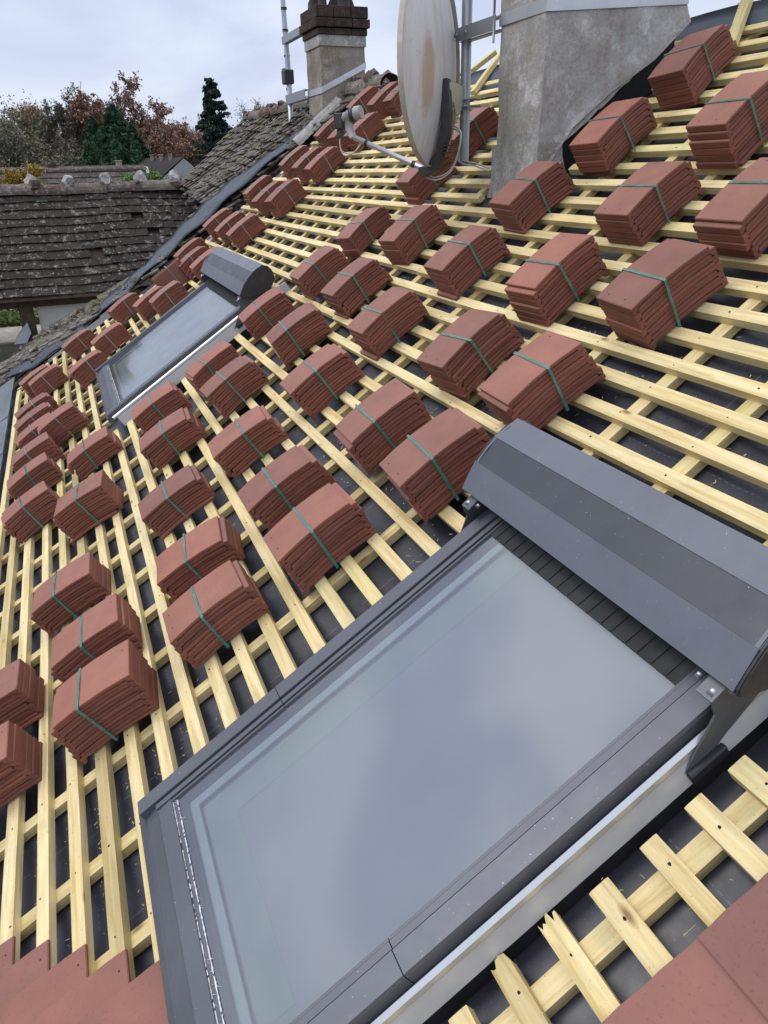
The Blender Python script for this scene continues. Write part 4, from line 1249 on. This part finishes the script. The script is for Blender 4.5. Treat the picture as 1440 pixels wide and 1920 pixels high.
# ------------------------------------------------------------------ ground, garden
def ground():
    bm = bmesh.new(); n = 60; S = 700
    vs = {}
    for i in range(n+1):
        for j in range(n+1):
            x = 60-S*i/n*1.0; y = -S/2+S*j/n
            d = math.hypot(x+10, y)
            z = -4.6+ (0 if d < 60 else min(6.5, (d-60)*.035)) + (.8*math.sin(x*.02)+.8*math.sin(y*.017) if d > 80 else 0)
            vs[i, j] = bm.verts.new((x, y, z))
    for i in range(n):
        for j in range(n):
            f = bm.faces.new((vs[i, j], vs[i, j+1], vs[i+1, j+1], vs[i+1, j])); f.smooth = True
    bmesh.ops.recalc_face_normals(bm, faces=bm.faces)
    s = NB('meadow'); v = s.coord('Object')
    c = s.ramp(s.noise(v, .25, 6, .7), [(.3, (.05, .06, .025)), (.55, (.08, .10, .035)), (.75, (.12, .115, .06))])
    s.set(c, .95, 0, .1)
    o = obj('ground', bm, s.m); tag(o, kind='structure')
ground()
M_CONC = render_mat('concrete_slab', (.22, .20, .17), (.30, .28, .24), (.38, .36, .32))
bm = bmesh.new(); box(bm, -15.5, -13.95, -3.2, -1.15, -4.6, -1.52); bevel(bm, .02)
o = obj('garden_wall', bm, M_CONC); tag(o, 'pale concrete garden wall seen past the timber post', 'wall')

# ------------------------------------------------------------------ vegetation
def quads_mesh(name, P, S, rng, mat, updown=1.0, long=1.0):
    """P (n,3) centres, S (n,) sizes -> randomly turned leaf quads"""
    n = len(P); a = rng.normal(size=(n, 3)); a[:, 2] *= updown; a /= np.linalg.norm(a, axis=1)[:, None]
    b = rng.normal(size=(n, 3)); b -= a*(a*b).sum(1)[:, None]; b /= np.linalg.norm(b, axis=1)[:, None]
    a = a*(S*long)[:, None]/2; b = b*S[:, None]/2
    V = np.empty((n, 4, 3)); V[:, 0] = P-a*1.0; V[:, 1] = P-b*.8; V[:, 2] = P+a*1.0; V[:, 3] = P+b*.8
    me = bpy.data.meshes.new(name)
    me.vertices.add(n*4); me.vertices.foreach_set('co', V.reshape(-1).astype(np.float32))
    me.loops.add(n*4); me.loops.foreach_set('vertex_index', np.arange(n*4, dtype=np.int32))
    me.polygons.add(n); me.polygons.foreach_set('loop_start', np.arange(0, n*4, 4, dtype=np.int32)); me.polygons.foreach_set('loop_total', np.full(n, 4, dtype=np.int32))
    me.update(); me.validate(); me.materials.append(mat)
    return me
def skeleton(rr, H, spread, levels=4, lean=0, first=.25):
    segs = []; tips = []
    def grow(p, d, L, r, lv):
        n = 4; pts = [p]; 
        for k in range(n):
            d = (d+Vector((rr.gauss(0, .12), rr.gauss(0, .12), rr.gauss(0, .06)+.03))).normalized()
            p = p+d*L/n; pts.append(p)
        segs.append((pts, r, r*.6))
        if lv == 0: tips.extend(pts[2:]); return
        for k in range(rr.randint(3, 4) if lv > 1 else rr.randint(3, 5)):
            t = rr.uniform(.35, 1.0); q = pts[min(n, int(t*n)+1)]
            a = rr.uniform(0, 2*PI); s = spread*rr.uniform(.5, 1.1)
            nd = (d+Vector((math.cos(a)*s, math.sin(a)*s, rr.uniform(-.1, .5)))).normalized()
            grow(q, nd, L*rr.uniform(.55, .78), r*.55, lv-1)
        if lv < 3: tips.extend(pts[2:])
    grow(Vector((0, 0, 0)), Vector((lean, 0, 1)), H*.42, H*.022, levels)
    return segs, tips
def broad(name, loc, H, spread, mat, nleaf, leaf, label, cat='tree', group=None, seed=1, levels=4, puff=.5, low=0, barkmat=M_BARK, width=None):
    rr = random.Random(seed); rng = np.random.default_rng(seed)
    root = empty(name, Vector(loc)); tag(root, label, cat, group)
    segs, tips = skeleton(rr, H, spread, levels); nleaf = int(nleaf*2.4); leaf = leaf*.62; puff = puff*.8
    mxz = max(t.z for t in tips); sc = H/mxz
    wx = max(abs(t.x) for t in tips)+max(abs(t.y) for t in tips)
    sx = sc if width is None else width/(wx*.5)
    bm = bmesh.new()
    for pts, r0, r1 in segs:
        pp = [Vector((p.x*sx, p.y*sx, p.z*sc)) for p in pts]
        tube(bm, pp, [r0*sc+(r1-r0)*sc*k/(len(pp)-1) for k in range(len(pp))], 5, False)
    obj('trunk', bm, barkmat, root)
    T = np.array([(t.x*sx, t.y*sx, t.z*sc) for t in tips])
    idx = rng.integers(0, len(T), nleaf)
    P = T[idx]+rng.normal(size=(nleaf, 3))*puff*np.array([1, 1, .8])
    nt = min(5200, len(T)*7)
    b0 = T[rng.integers(0, len(T), nt)]; dv = rng.normal(size=(nt, 3))*np.array([1, 1, .7])+np.array([0, 0, .45]); dv[:, :2] += b0[:, :2]/max(.5, H*.18)*.5
    dv /= np.linalg.norm(dv, axis=1)[:, None]; ln = rng.uniform(.4, 1.3, nt)*puff*1.15
    e0 = b0+dv*ln[:, None]; sd_ = rng.normal(size=(nt, 3)); sd_ -= dv*(sd_*dv).sum(1)[:, None]; sd_ /= np.linalg.norm(sd_, axis=1)[:, None]
    tw_ = max(.010, H*.0016)
    TV = np.stack([b0-sd_*tw_, b0+sd_*tw_, e0+sd_*tw_*.4, e0-sd_*tw_*.4], 1).reshape(-1, 3)
    tme = bpy.data.meshes.new('twigs'); tme.vertices.add(nt*4); tme.vertices.foreach_set('co', TV.reshape(-1).astype(np.float32))
    tme.loops.add(nt*4); tme.loops.foreach_set('vertex_index', np.arange(nt*4, dtype=np.int32))
    tme.polygons.add(nt); tme.polygons.foreach_set('loop_start', np.arange(0, nt*4, 4, dtype=np.int32)); tme.polygons.foreach_set('loop_total', np.full(nt, 4, dtype=np.int32)); tme.update(); tme.validate(); tme.materials.append(barkmat)
    obj('twigs', tme, None, root)
    pick = rng.integers(0, nt, nleaf); P = b0[pick]+dv[pick]*(ln[pick]*rng.uniform(.15, 1.0, nleaf))[:, None]+rng.normal(size=(nleaf, 3))*puff*.16
    if low:
        k = int(nleaf*low); z = rng.uniform(0, .5, k)*H; rad = np.abs(rng.normal(size=k))*.30*H*.5
        a = rng.uniform(0, 2*PI, k); P[:k] = np.stack([rad*np.cos(a), rad*np.sin(a), z], 1)
    obj('crown', quads_mesh('crown', P, rng.uniform(.6, 1.4, nleaf)*leaf, rng, mat), None, root)
    return root
def conifer(name, loc, H, rad, mat, n, leaf, label, group=None, seed=1, power=1.0, droop=.3, tiers=0, gap=.0):
    rng = np.random.default_rng(seed); root = empty(name, Vector(loc)); tag(root, label, 'tree', group)
    bm = bmesh.new(); tube(bm, [(0, 0, 0), (0, 0, H*.97)], [H*.018, .01], 6); obj('trunk', bm, M_BARK, root)
    if tiers:
        P = []
        nb = tiers
        for k in range(nb):
            z = H*(.06+.93*k/nb+rng.uniform(-.01, .01)); t = z/H
            L = rad*(1-t)**power*rng.uniform(.6, 1.15)+.12
            a = rng.uniform(0, 2*PI); m_ = max(6, int(n/nb*(1-t*.7)))
            s = rng.uniform(0, 1, m_)**.7
            x = L*s; zz = z-droop*x+.18*x*s; wv = .16*L*np.sin(s*PI)+.05
            px = np.cos(a)*x-np.sin(a)*rng.normal(size=m_)*wv; py = np.sin(a)*x+np.cos(a)*rng.normal(size=m_)*wv
            P.append(np.stack([px, py, zz-np.abs(rng.normal(size=m_))*.12*L*.6], 1))
        P = np.concatenate(P)
    else:
        z = rng.uniform(.02, 1, n)**1.15; a = rng.uniform(0, 2*PI, n)
        lob = 1+.14*np.sin(a*5+z*9)+.10*np.sin(a*9-z*23)+.08*np.sin(z*60)
        rr_ = rad*(1-z)**power*np.minimum(1, z*5+.5)*lob*(rng.uniform(0, 1, n)**.35)
        P = np.stack([rr_*np.cos(a), rr_*np.sin(a), z*H+rng.normal(size=n)*.05], 1)
    obj('crown', quads_mesh('crown', P, rng.uniform(.6, 1.4, len(P))*leaf, rng, mat, 1.4, 1.5), None, root)
    return root

# placement helper: ground position under a direction (px of the 1440-wide photo) at a distance
F = 1378.043
def place(px, dist, z=-4.6, py=330):
    c = Vector((px-720, py-960, F))
    d = Vector((0.38464950*c.x+0.38369899*c.y-0.83953549*c.z, 0.9228135*c.x-0.18098091*c.y+0.34008992*c.z, -0.02144774*c.x-0.90555011*c.y-0.42369682*c.z))
    k = dist/math.hypot(d.x, d.y)
    top = 1.0085+d.z*k
    return Vector((d.x*k, -.6503+d.y*k, z)), top
def tree_at(px, ytop, dist, kind, **kw):
    p, top = place(px, dist, py=ytop)
    gz = -4.6 + (0 if dist < 70 else (dist-60)*.035)
    p.z = gz
    return p, top-gz
G_ = 'autumn trees beyond the roofs'
p, H = tree_at(68, 170, 62, 0); broad('broadleaf_tree', p, H, .55, L_IVY, 3600, .20, 'bare tall tree with ivy dark limbs on the left skyline', group=G_, seed=4, puff=.28, width=3.2, levels=5)
p, H = tree_at(150, 180, 70, 0); broad('broadleaf_tree', p, H, .6, L_BROWN, 3000, .20, 'thin bare brown tree left of the tallest rusty tree', group=G_, seed=12, puff=.35, width=3.6, levels=5)
p, H = tree_at(232, 142, 66, 0); broad('broadleaf_tree', p, H, .75, L_RUST, 9500, .22, 'tallest tree, with sparse rusty red leaves, behind the dark conifers', group=G_, seed=23, puff=.45, width=6.2, levels=5)
p, H = tree_at(300, 232, 58, 0); broad('broadleaf_tree', p, H, .8, L_RUST, 5200, .22, 'lower spreading rusty tree right of the dark conifers', group=G_, seed=31, puff=.55, width=4.2)
p, H = tree_at(118, 202, 72, 0); broad('broadleaf_tree', p, H, .7, L_ORANGE, 5000, .24, 'rounded orange brown tree between the two bare trees', group=G_, seed=41, puff=.7, width=4.2)
p, H = tree_at(20, 210, 60, 0); broad('broadleaf_tree', p, H, .7, L_OLIVE, 6000, .24, 'olive brown bushy tree at the left edge', group=G_, seed=47, puff=.8, width=4.4, low=.3)
p, H = tree_at(95, 232, 52, 0); broad('broadleaf_tree', p, H, .7, L_GREYG, 6500, .22, 'grey green tangled tree below the bare skyline tree', group=G_, seed=53, puff=.8, width=3.6, low=.4)
p, H = tree_at(150, 262, 46, 0); broad('broadleaf_tree', p, H, .7, L_OLIVE, 5500, .2, 'low olive thicket tree left of the dark conifers', group=G_, seed=59, puff=.7, width=3.0, low=.4)
p, H = tree_at(125, 285, 40, 0); broad('broadleaf_tree', p, H, .7, L_GREYG, 3500, .16, 'small pale green tree just behind the low long roof', group=G_, seed=61, puff=.45, width=1.4, low=.4)
p, H = tree_at(340, 248, 75, 0); broad('broadleaf_tree', p, H, .7, L_GREYG, 6000, .25, 'pale green wood tree left of the spruce', group=G_, seed=67, puff=.9, width=4.5, low=.4)
p, H = tree_at(372, 252, 80, 0); broad('broadleaf_tree', p, H, .7, L_OLIVE, 5000, .25, 'dull green tree right behind the pale gable', group=G_, seed=71, puff=.9, width=4.0, low=.4)
p, H = tree_at(335, 240, 66, 0); broad('broadleaf_tree', p, H, .6, L_BROWN, 1300, .16, 'thin tree with few leaves right of the rusty trees', group=G_, seed=73, puff=.35, width=2.6)
for i, (px, yt, d, w_, lab) in enumerate(((455, 200, 50, 2.6, 'bare twiggy tree just right of the spruce'), (490, 190, 54, 2.8, 'bare twiggy tree behind the old ridge, second from the spruce'), (520, 200, 56, 2.6, 'bare twiggy tree left of the antenna mast'), (560, 182, 52, 2.6, 'bare twiggy tree behind the antenna mast bracket'))):
    p, H = tree_at(px, yt, d, 0); broad('bare_tree', p, H, .45, L_BROWN, 3800, .13, lab, group='bare trees behind the old slope', seed=80+i, puff=.55, width=w_, low=.35)
p, H = tree_at(450, 262, 44, 0); broad('broadleaf_tree', p, H, .7, L_ORANGE, 3500, .16, 'low orange brown bush tree right of the spruce foot', group=G_, seed=97, puff=.5, width=1.8, low=.4)
GC = 'dark green conifers behind the low roof'
for i, (px, yt, d, r, lab) in enumerate(((210, 200, 40, 3.3, 'tallest pointed dark green conifer of the cluster'), (172, 224, 41, 2.3, 'left pointed conifer of the dark cluster'), (214, 268, 37, 1.9, 'small rounded conifer in front of the cluster centre'), (246, 238, 39, 2.5, 'right hand shoulder conifer of the dark cluster'), (250, 288, 37, 1.7, 'lowest dark conifer at the right foot of the cluster'), (180, 262, 38, 1.9, 'low conifer at the left foot of the cluster'))):
    p, H = tree_at(px, yt, d, 0); conifer('conifer', p, H, r, L_DKG, 16000, .15, lab, GC, seed=110+i, power=.75 if i not in (2, 4) else .5)
p, H = tree_at(393, 141, 45, 0); conifer('spruce_tree', p, H, 3.0, L_SPR, 30000, .15, 'tall dark spruce standing alone against the sky', None, seed=130, power=.85, tiers=240, droop=.22)
# shrubs just behind the wing
p, t = place(40, 15.5, py=318); broad('golden_shrub', Vector((p.x, p.y, .0)), t-.0, 1.0, L_GOLD, 6500, .055, 'golden yellow shrub peeking over the wing ridge', 'shrub', seed=141, puff=.16, width=.42, levels=3)
p, t = place(322, 15.0, py=328); broad('green_shrub', Vector((p.x, p.y, .2)), t-.2, 1.0, L_LIME, 5200, .055, 'bright green leafy shrub over the wing ridge near the pale gable', 'shrub', seed=143, puff=.17, width=.7, levels=3)
p, t = place(350, 15.0, py=338); broad('green_shrub', Vector((p.x, p.y, .2)), t-.2, 1.0, L_LIME, 1500, .05, 'smaller bright green shrub tip against the old tiled slope', 'shrub', seed=144, puff=.12, width=.45, levels=3)
# garden hedge seen under the wing eave
rng = np.random.default_rng(5); n = 16000
P = np.stack([rng.uniform(-20.5, -18.0, n), rng.uniform(-6, -1.2, n), rng.uniform(-4.6, -1.3, n)], 1)
hd = obj('hedge', quads_mesh('hedge', P-np.array([-19, -3, -4.6]), rng.uniform(.06, .14, n), rng, leafmat('hedge_leaves', (.02, .05, .015), (.05, .09, .03), (.11, .16, .06))), None, None, Matrix.Translation((-19, -3, -4.6)))
tag(hd, 'dark green garden hedge seen past the eave of the wing', 'hedge')
n = 6000
P = np.stack([rng.uniform(-16.6, -15.6, n), rng.uniform(-3.5, -1.2, n), rng.uniform(-1.75, -1.35, n)], 1)
gr = obj('ground_cover', quads_mesh('gc', P, rng.uniform(.04, .09, n), rng, leafmat('weedy_leaves', (.06, .10, .02), (.12, .17, .05), (.2, .24, .09))), None)
tag(gr, 'weedy yellow green ground cover on the garden wall', 'plants', kind='stuff')
bm = bmesh.new(); box(bm, -16.7, -15.5, -3.6, -1.15, -4.6, -1.72)
o = obj('garden_bank', bm, MATS['meadow']); tag(o, kind='structure')
# wooded background
rng = np.random.default_rng(8); PP = []
for i in range(190):
    px = rng.uniform(-900, 640); d = rng.uniform(88, 150)
    p, _ = place(px, d)
    gz = -4.6+min(6.5, (d-60)*.035)
    h = (330-(rng.uniform(222, 262) if px < 180 else rng.uniform(245, 285)))/1378*d+1-gz
    k = 1500
    q = rng.normal(size=(k, 3)); q /= np.linalg.norm(q, axis=1)[:, None]; q *= (rng.uniform(0, 1, k)**.4)[:, None]
    az = np.arctan2(q[:, 1], q[:, 0]); q *= (1+.16*np.sin(az*4+i)+.12*np.sin(q[:, 2]*7+i*2))[:, None]
    q = q*np.array([3.6, 3.6, h*.5])+np.array([p.x, p.y, gz+h*.5])
    PP.append(q)
P = np.concatenate(PP)
o = obj('woodland', quads_mesh('woodland', P, rng.uniform(.16, .36, len(P)), rng, leafmat('autumn_wood', (.13, .12, .085), (.19, .17, .12), (.25, .205, .14))), None)
tag(o, 'hazy brown green autumn wood along the horizon', 'woodland', kind='stuff')
# taller trees out of frame to the left, seen mirrored in the far skylight
for i, (px, yt, d) in enumerate(((-420, 205, 34), (-300, 225, 38))):
    p, H = tree_at(px, yt, d, 0); broad('broadleaf_tree', p, H, .75, L_GREYG, 7000, .26, ('tall grey green tree farther out left of the frame' if i == 0 else 'tall grey green tree just left of the frame'), group=G_, seed=150+i, puff=.8, width=5.5, low=.2)

# ------------------------------------------------------------------ neighbouring houses
def place_xy(px, d): return place(px, d)[0]
hs = empty('bungalow', Vector((-26, -1.5, -4.6))); tag(hs, 'long low house with a grey tiled roof in front of the dark conifers', 'house')
HI = Matrix.Translation(-Vector((-26, -1.5, -4.6)))
rr = random.Random(51); bm = bmesh.new()
exx2, ez2, rx2, rz2 = -23.6, -.55, -26.0, 1.13
sl = math.hypot(rx2-exx2, rz2-ez2); ey = Vector((rx2-exx2, 0, rz2-ez2)).normalized(); ex = Vector((0, -1, 0)); en = Vector((.574, 0, .819))
for j in range(int(sl/.26)+1):
    for i in range(44):
        y = 2.2-(i+(.5 if j % 2 else 0))*.26
        tile_field(bm, lambda a, b: Vector((exx2, y, ez2))+ey*(j*.26), ex, ey, en, 0, 1, .26, .26, lambda a, b: True, rr, .035, 1.2, .02, .8)
obj('tiled_roof', bm, M_FARROOF, hs, HI)
bm = bmesh.new()
for (x0, z0, x1, z1) in ((exx2, ez2-.03, rx2, rz2-.02), (rx2, rz2-.02, 2*rx2-exx2, ez2-.03)):
    bm.faces.new([bm.verts.new(p) for p in ((x0, 2.2, z0), (x0, -9.4, z0), (x1, -9.4, z1), (x1, 2.2, z1))])
bmesh.ops.solidify(bm, geom=list(bm.faces), thickness=.08)
obj('roof_deck', bm, M_SLATE, hs, HI)
bm = bmesh.new(); box(bm, -28, -24, -9, 1.95, -4.6, -.75); obj('wall', bm, M_WHITE, hs, HI)
bm = bmesh.new(); tube(bm, [(rx2, -9.4, rz2+.02), (rx2, 2.2, rz2+.02)], .08, 8); obj('ridge', bm, M_RIDGE, hs, HI)
bm = bmesh.new(); prism(bm, [(exx2-.02, ez2-.06), (rx2, rz2-.02), (rx2, rz2+.08), (exx2+.05, ez2+.04)], 2.19, 2.27, 1); obj('verge', bm, M_GABLE, hs, HI)
bm = bmesh.new(); box(bm, -26.2, -26.0, 1.36, 1.52, 1.0, 1.36); box(bm, -26.22, -25.98, 1.34, 1.54, 1.36, 1.40); bevel(bm, .01); obj('chimney', bm, M_RENDER2, hs, HI)
bm = bmesh.new(); box(bm, -26.2, -26.0, -.6, -.35, 1.0, 1.33); bevel(bm, .01); obj('chimney', bm, M_BRICK, hs, HI)

def gable_house(px0, px1, pxa, yr, d, label):
    """gable end faces the camera's right; ridge runs left-right"""
    pl_, zt = place(px0, d, py=yr); pr_, _ = place(pxa, d, py=yr)
    root = empty('house', Vector((pr_.x, pr_.y, -4.6))); tag(root, label, 'house')
    ax = (pr_-pl_); ax.z = 0; L = ax.length; ax.normalize(); bk = Vector((ax.y, -ax.x, 0))
    if bk.x > 0: bk = -bk
    return root, pl_, pr_, zt, ax, bk, L
p0, zt = place(278, 34, py=298); p1, _ = place(344, 34, py=293)
gh = empty('house', Vector((p1.x, p1.y, -4.6))); tag(gh, 'house with a dark roof, three small chimneys and a pale gable', 'house')
GI = Matrix.Translation(-Vector((p1.x, p1.y, -4.6)))
# ridge recedes from the gable; gable turned towards the camera on its right
A = Vector((p1.x, p1.y, zt)); axd_old = Vector((-.25, -1, 0)).normalized()*2.6; wd_ = Vector((1, -.12, 0)).normalized()
pb_, zb_ = place(272, 37, py=297); Bq = Vector((pb_.x, pb_.y, zt+.02)); axd = Bq-A
hw_ = 1.9; dr = 1.65
def gq(c, s): return c+Vector((.35*s, .85*s if s > 0 else .95*s, 0))*0+Vector((s*hw_*.45, s*hw_*.42, -dr))
wL = Vector((.45, -.62, 0)).normalized(); 
q1, z1_ = place(303, 32.4, py=336); q2, z2_ = place(388, 35.6, py=334); e_front = Vector((q1.x, q1.y, z1_)); e_back = Vector((q2.x, q2.y, z1_))
wL = (e_front-A); wL.z = 0; wL.normalize()
f_front = e_front+axd; f_back = e_back+axd
bm = bmesh.new(); bm.faces.new([bm.verts.new(v) for v in (A, e_front, e_front+Vector((0, 0, -3.2)), e_back+Vector((0, 0, -3.2)), e_back)])
bm.faces.new([bm.verts.new(v) for v in (e_front, f_front, f_front+Vector((0, 0, -3.2)), e_front+Vector((0, 0, -3.2)))])
bmesh.ops.solidify(bm, geom=list(bm.faces), thickness=.1)
obj('wall', bm, M_GABLE, gh, GI)
bm = bmesh.new()
bm.faces.new([bm.verts.new(v+Vector((0, 0, .05))) for v in (A, e_front+wL*.1, f_front+wL*.1, Bq)])
bm.faces.new([bm.verts.new(v+Vector((0, 0, .05))) for v in (A, e_back-wL*.1, f_back-wL*.1, Bq)])
bmesh.ops.solidify(bm, geom=list(bm.faces), thickness=.06)
obj('roof', bm, M_SLATE, gh, GI)
for t in (.25, .48, .72):
    c = A+axd*t+wL*.25; bm = bmesh.new(); box(bm, c.x-.06, c.x+.06, c.y-.06, c.y+.06, c.z-.3, c.z+.14); box(bm, c.x-.08, c.x+.08, c.y-.08, c.y+.08, c.z+.14, c.z+.18); bevel(bm, .006)
    obj('chimney', bm, M_RENDER2, gh, GI)
p2, z2 = place(386, 38, py=322)
h3 = empty('house', Vector((p2.x, p2.y, -4.6))); tag(h3, 'dark roof edge of a house below the spruce', 'house')
bm = bmesh.new(); prism(bm, [(-.8, z2+3.9), (0, z2+4.65), (.8, z2+3.9)], -.8, .8, 1); obj('roof', bm, M_SLATE, h3)
bm = bmesh.new(); box(bm, -.75, .75, -.7, .7, 0, z2+3.95); obj('wall', bm, M_WHITE, h3)

# ------------------------------------------------------------------ wood chips on the underlay
rr = random.Random(77); bm = bmesh.new()
def chip(u, v, n, s):
    m = frame(u, v, n) @ Matrix.Rotation(rr.uniform(0, 6.3), 4, 'Z') @ Matrix.Rotation(rr.uniform(-.5, .5), 4, 'X')
    a = s*rr.uniform(.8, 2.2); b = s*rr.uniform(.2, .5)
    bm.faces.new([bm.verts.new(m @ Vector(p)) for p in ((-a, -b, 0), (a, -b*.4, 0), (a*.8, b, .001), (-a*.9, b*.7, .001))])
for (cu, cv, su, sv, k) in ((1.95, .42, .22, .16, 420), (2.2, .85, .3, .25, 260), (2.5, .1, .3, .2, 200), (1.9, 1.2, .3, .2, 260), (1.3, .75, .35, .25, 160), (1.62, -1.02, .14, .10, 130), (1.75, -.75, .2, .12, 110), (2.3, 1.5, .5, .2, 260), (3.1, 0, .5, .5, 180), (1.3, -1.0, .1, .2, 70), (.45, .0, .12, .25, 60), (3.4, 1.3, .4, .3, 150)):
    for q in range(int(k*1.8)):
        u = rr.gauss(cu, su); v = rr.gauss(cv, sv)
        if any(s['u0']-.05 < u < s['u1']+.05 and s['v0']-.02 < v < s['v1']+.2 for s in SKY): continue
        fr = ((v-.045+.02)/.1) % 1
        onb = fr < .40
        chip(u, v, (.001 if onb else -.060), rr.uniform(.0014, .0042) if not onb else .0012)
M_CHIP = simple('wood_chip', (.62, .52, .33), .8, bump=0)
o = obj('wood_chips', bm, M_CHIP); tag(o, 'pale sawdust and wood chips scattered on the dark underlay', 'wood chips', kind='stuff')
# dangling splinters
bm = bmesh.new()
for (u, v) in ((.52, .035), (.53, .06), (.50, .01), (1.62, .08), (1.60, .10), (1.65, .09)):
    m = frame(u, v, -.03) @ Matrix.Rotation(rr.uniform(0, 6), 4, 'Z')
    bm.faces.new([bm.verts.new(m @ Vector(p)) for p in ((-.014, -.001, 0), (.014, 0, .004), (-.013, .0012, .001))])
bmesh.ops.solidify(bm, geom=list(bm.faces), thickness=.001)
o = hp('splinter', bm, M_PINE); o['kind'] = 'stuff'

# ------------------------------------------------------------------ world and light
sc = bpy.context.scene
w = bpy.data.worlds.new('World'); sc.world = w; w.use_nodes = True; t = w.node_tree; t.nodes.clear()
def N(tp, **kw):
    x = t.nodes.new(tp)
    for k, v in kw.items(): setattr(x, k, v)
    return x
SUN_EL, SUN_ROT = math.radians(48), math.radians(230)
out = N('ShaderNodeOutputWorld'); bg = N('ShaderNodeBackground'); bg.inputs[1].default_value = .10
sky = N('ShaderNodeTexSky'); sky.sky_type = 'NISHITA'; sky.sun_disc = False; sky.sun_elevation = SUN_EL; sky.sun_rotation = SUN_ROT
tc = N('ShaderNodeTexCoord'); sep = N('ShaderNodeSeparateXYZ'); t.links.new(tc.outputs['Generated'], sep.inputs[0])
# overcast: brighter overhead than at the horizon
rp = N('ShaderNodeValToRGB'); t.links.new(sep.outputs[2], rp.inputs[0])
e = rp.color_ramp.elements; e[0].position = 0; e[0].color = (.73, .79, .92, 1); e[1].position = .95; e[1].color = (1, 1, 1, 1)
e2 = rp.color_ramp.elements.new(.22); e2.color = (.69, .755, .92, 1)
e3 = rp.color_ramp.elements.new(.5); e3.color = (.80, .85, .97, 1)
mp = N('ShaderNodeMapping'); mp.inputs['Scale'].default_value = (1, 1, 2.6); t.links.new(tc.outputs['Generated'], mp.inputs[0])
nz = N('ShaderNodeTexNoise'); nz.inputs['Scale'].default_value = 3.0; nz.inputs['Detail'].default_value = 7; nz.inputs['Roughness'].default_value = .52; nz.inputs['Distortion'].default_value = .6
t.links.new(mp.outputs[0], nz.inputs['Vector'])
cr = N('ShaderNodeValToRGB'); t.links.new(nz.outputs[0], cr.inputs[0]); ce = cr.color_ramp.elements
ce[0].position = .40; ce[0].color = (.66, .69, .82, 1); ce[1].position = .60; ce[1].color = (1.16, 1.14, 1.10, 1)
mu = N('ShaderNodeMix', data_type='RGBA', blend_type='MULTIPLY')
cz = N('ShaderNodeMapRange'); cz.inputs[1].default_value = .25; cz.inputs[2].default_value = .6; cz.inputs[3].default_value = .45; cz.inputs[4].default_value = 1.0; t.links.new(sep.outputs[2], cz.inputs[0]); t.links.new(cz.outputs[0], mu.inputs[0])
t.links.new(rp.outputs[0], mu.inputs[6]); t.links.new(cr.outputs[0], mu.inputs[7])
sc10 = N('ShaderNodeMix', data_type='RGBA', blend_type='MULTIPLY'); sc10.inputs[0].default_value = 1; sc10.inputs[7].default_value = (10, 10, 10, 1)
zr = N('ShaderNodeMapRange'); zr.inputs[1].default_value = .15; zr.inputs[2].default_value = .95; zr.inputs[3].default_value = 1.0; zr.inputs[4].default_value = 1.6
t.links.new(sep.outputs[2], zr.inputs[0])
vm = N('ShaderNodeVectorMath', operation='SCALE'); t.links.new(mu.outputs[2], vm.inputs[0]); t.links.new(zr.outputs[0], vm.inputs['Scale'])
t.links.new(vm.outputs[0], sc10.inputs[6])
mix = N('ShaderNodeMix', data_type='RGBA'); mix.inputs[0].default_value = .92
t.links.new(sky.outputs[0], mix.inputs[6]); t.links.new(sc10.outputs[2], mix.inputs[7])
t.links.new(mix.outputs[2], bg.inputs[0]); t.links.new(bg.outputs[0], out.inputs[0])

sl_ = bpy.data.lights.new('sun', 'SUN'); so = bpy.data.objects.new('sun', sl_); C.objects.link(so)
sl_.energy = 1.1; sl_.angle = math.radians(22); sl_.color = (1, .96, .90)
# light comes from beyond the eave, slightly to the left
sd_ = Vector((-.35, -.75, 1.0)).normalized()
so.rotation_euler = sd_.to_track_quat('Z', 'Y').to_euler()
sky.sun_elevation = math.asin(sd_.z); sky.sun_rotation = math.atan2(sd_.x, sd_.y)

sc.view_settings.view_transform = 'Standard'; sc.view_settings.look = 'None'; sc.view_settings.exposure = 0.12; sc.view_settings.gamma = 1
sc.render.engine = 'CYCLES'
sc.cycles.max_bounces = 6
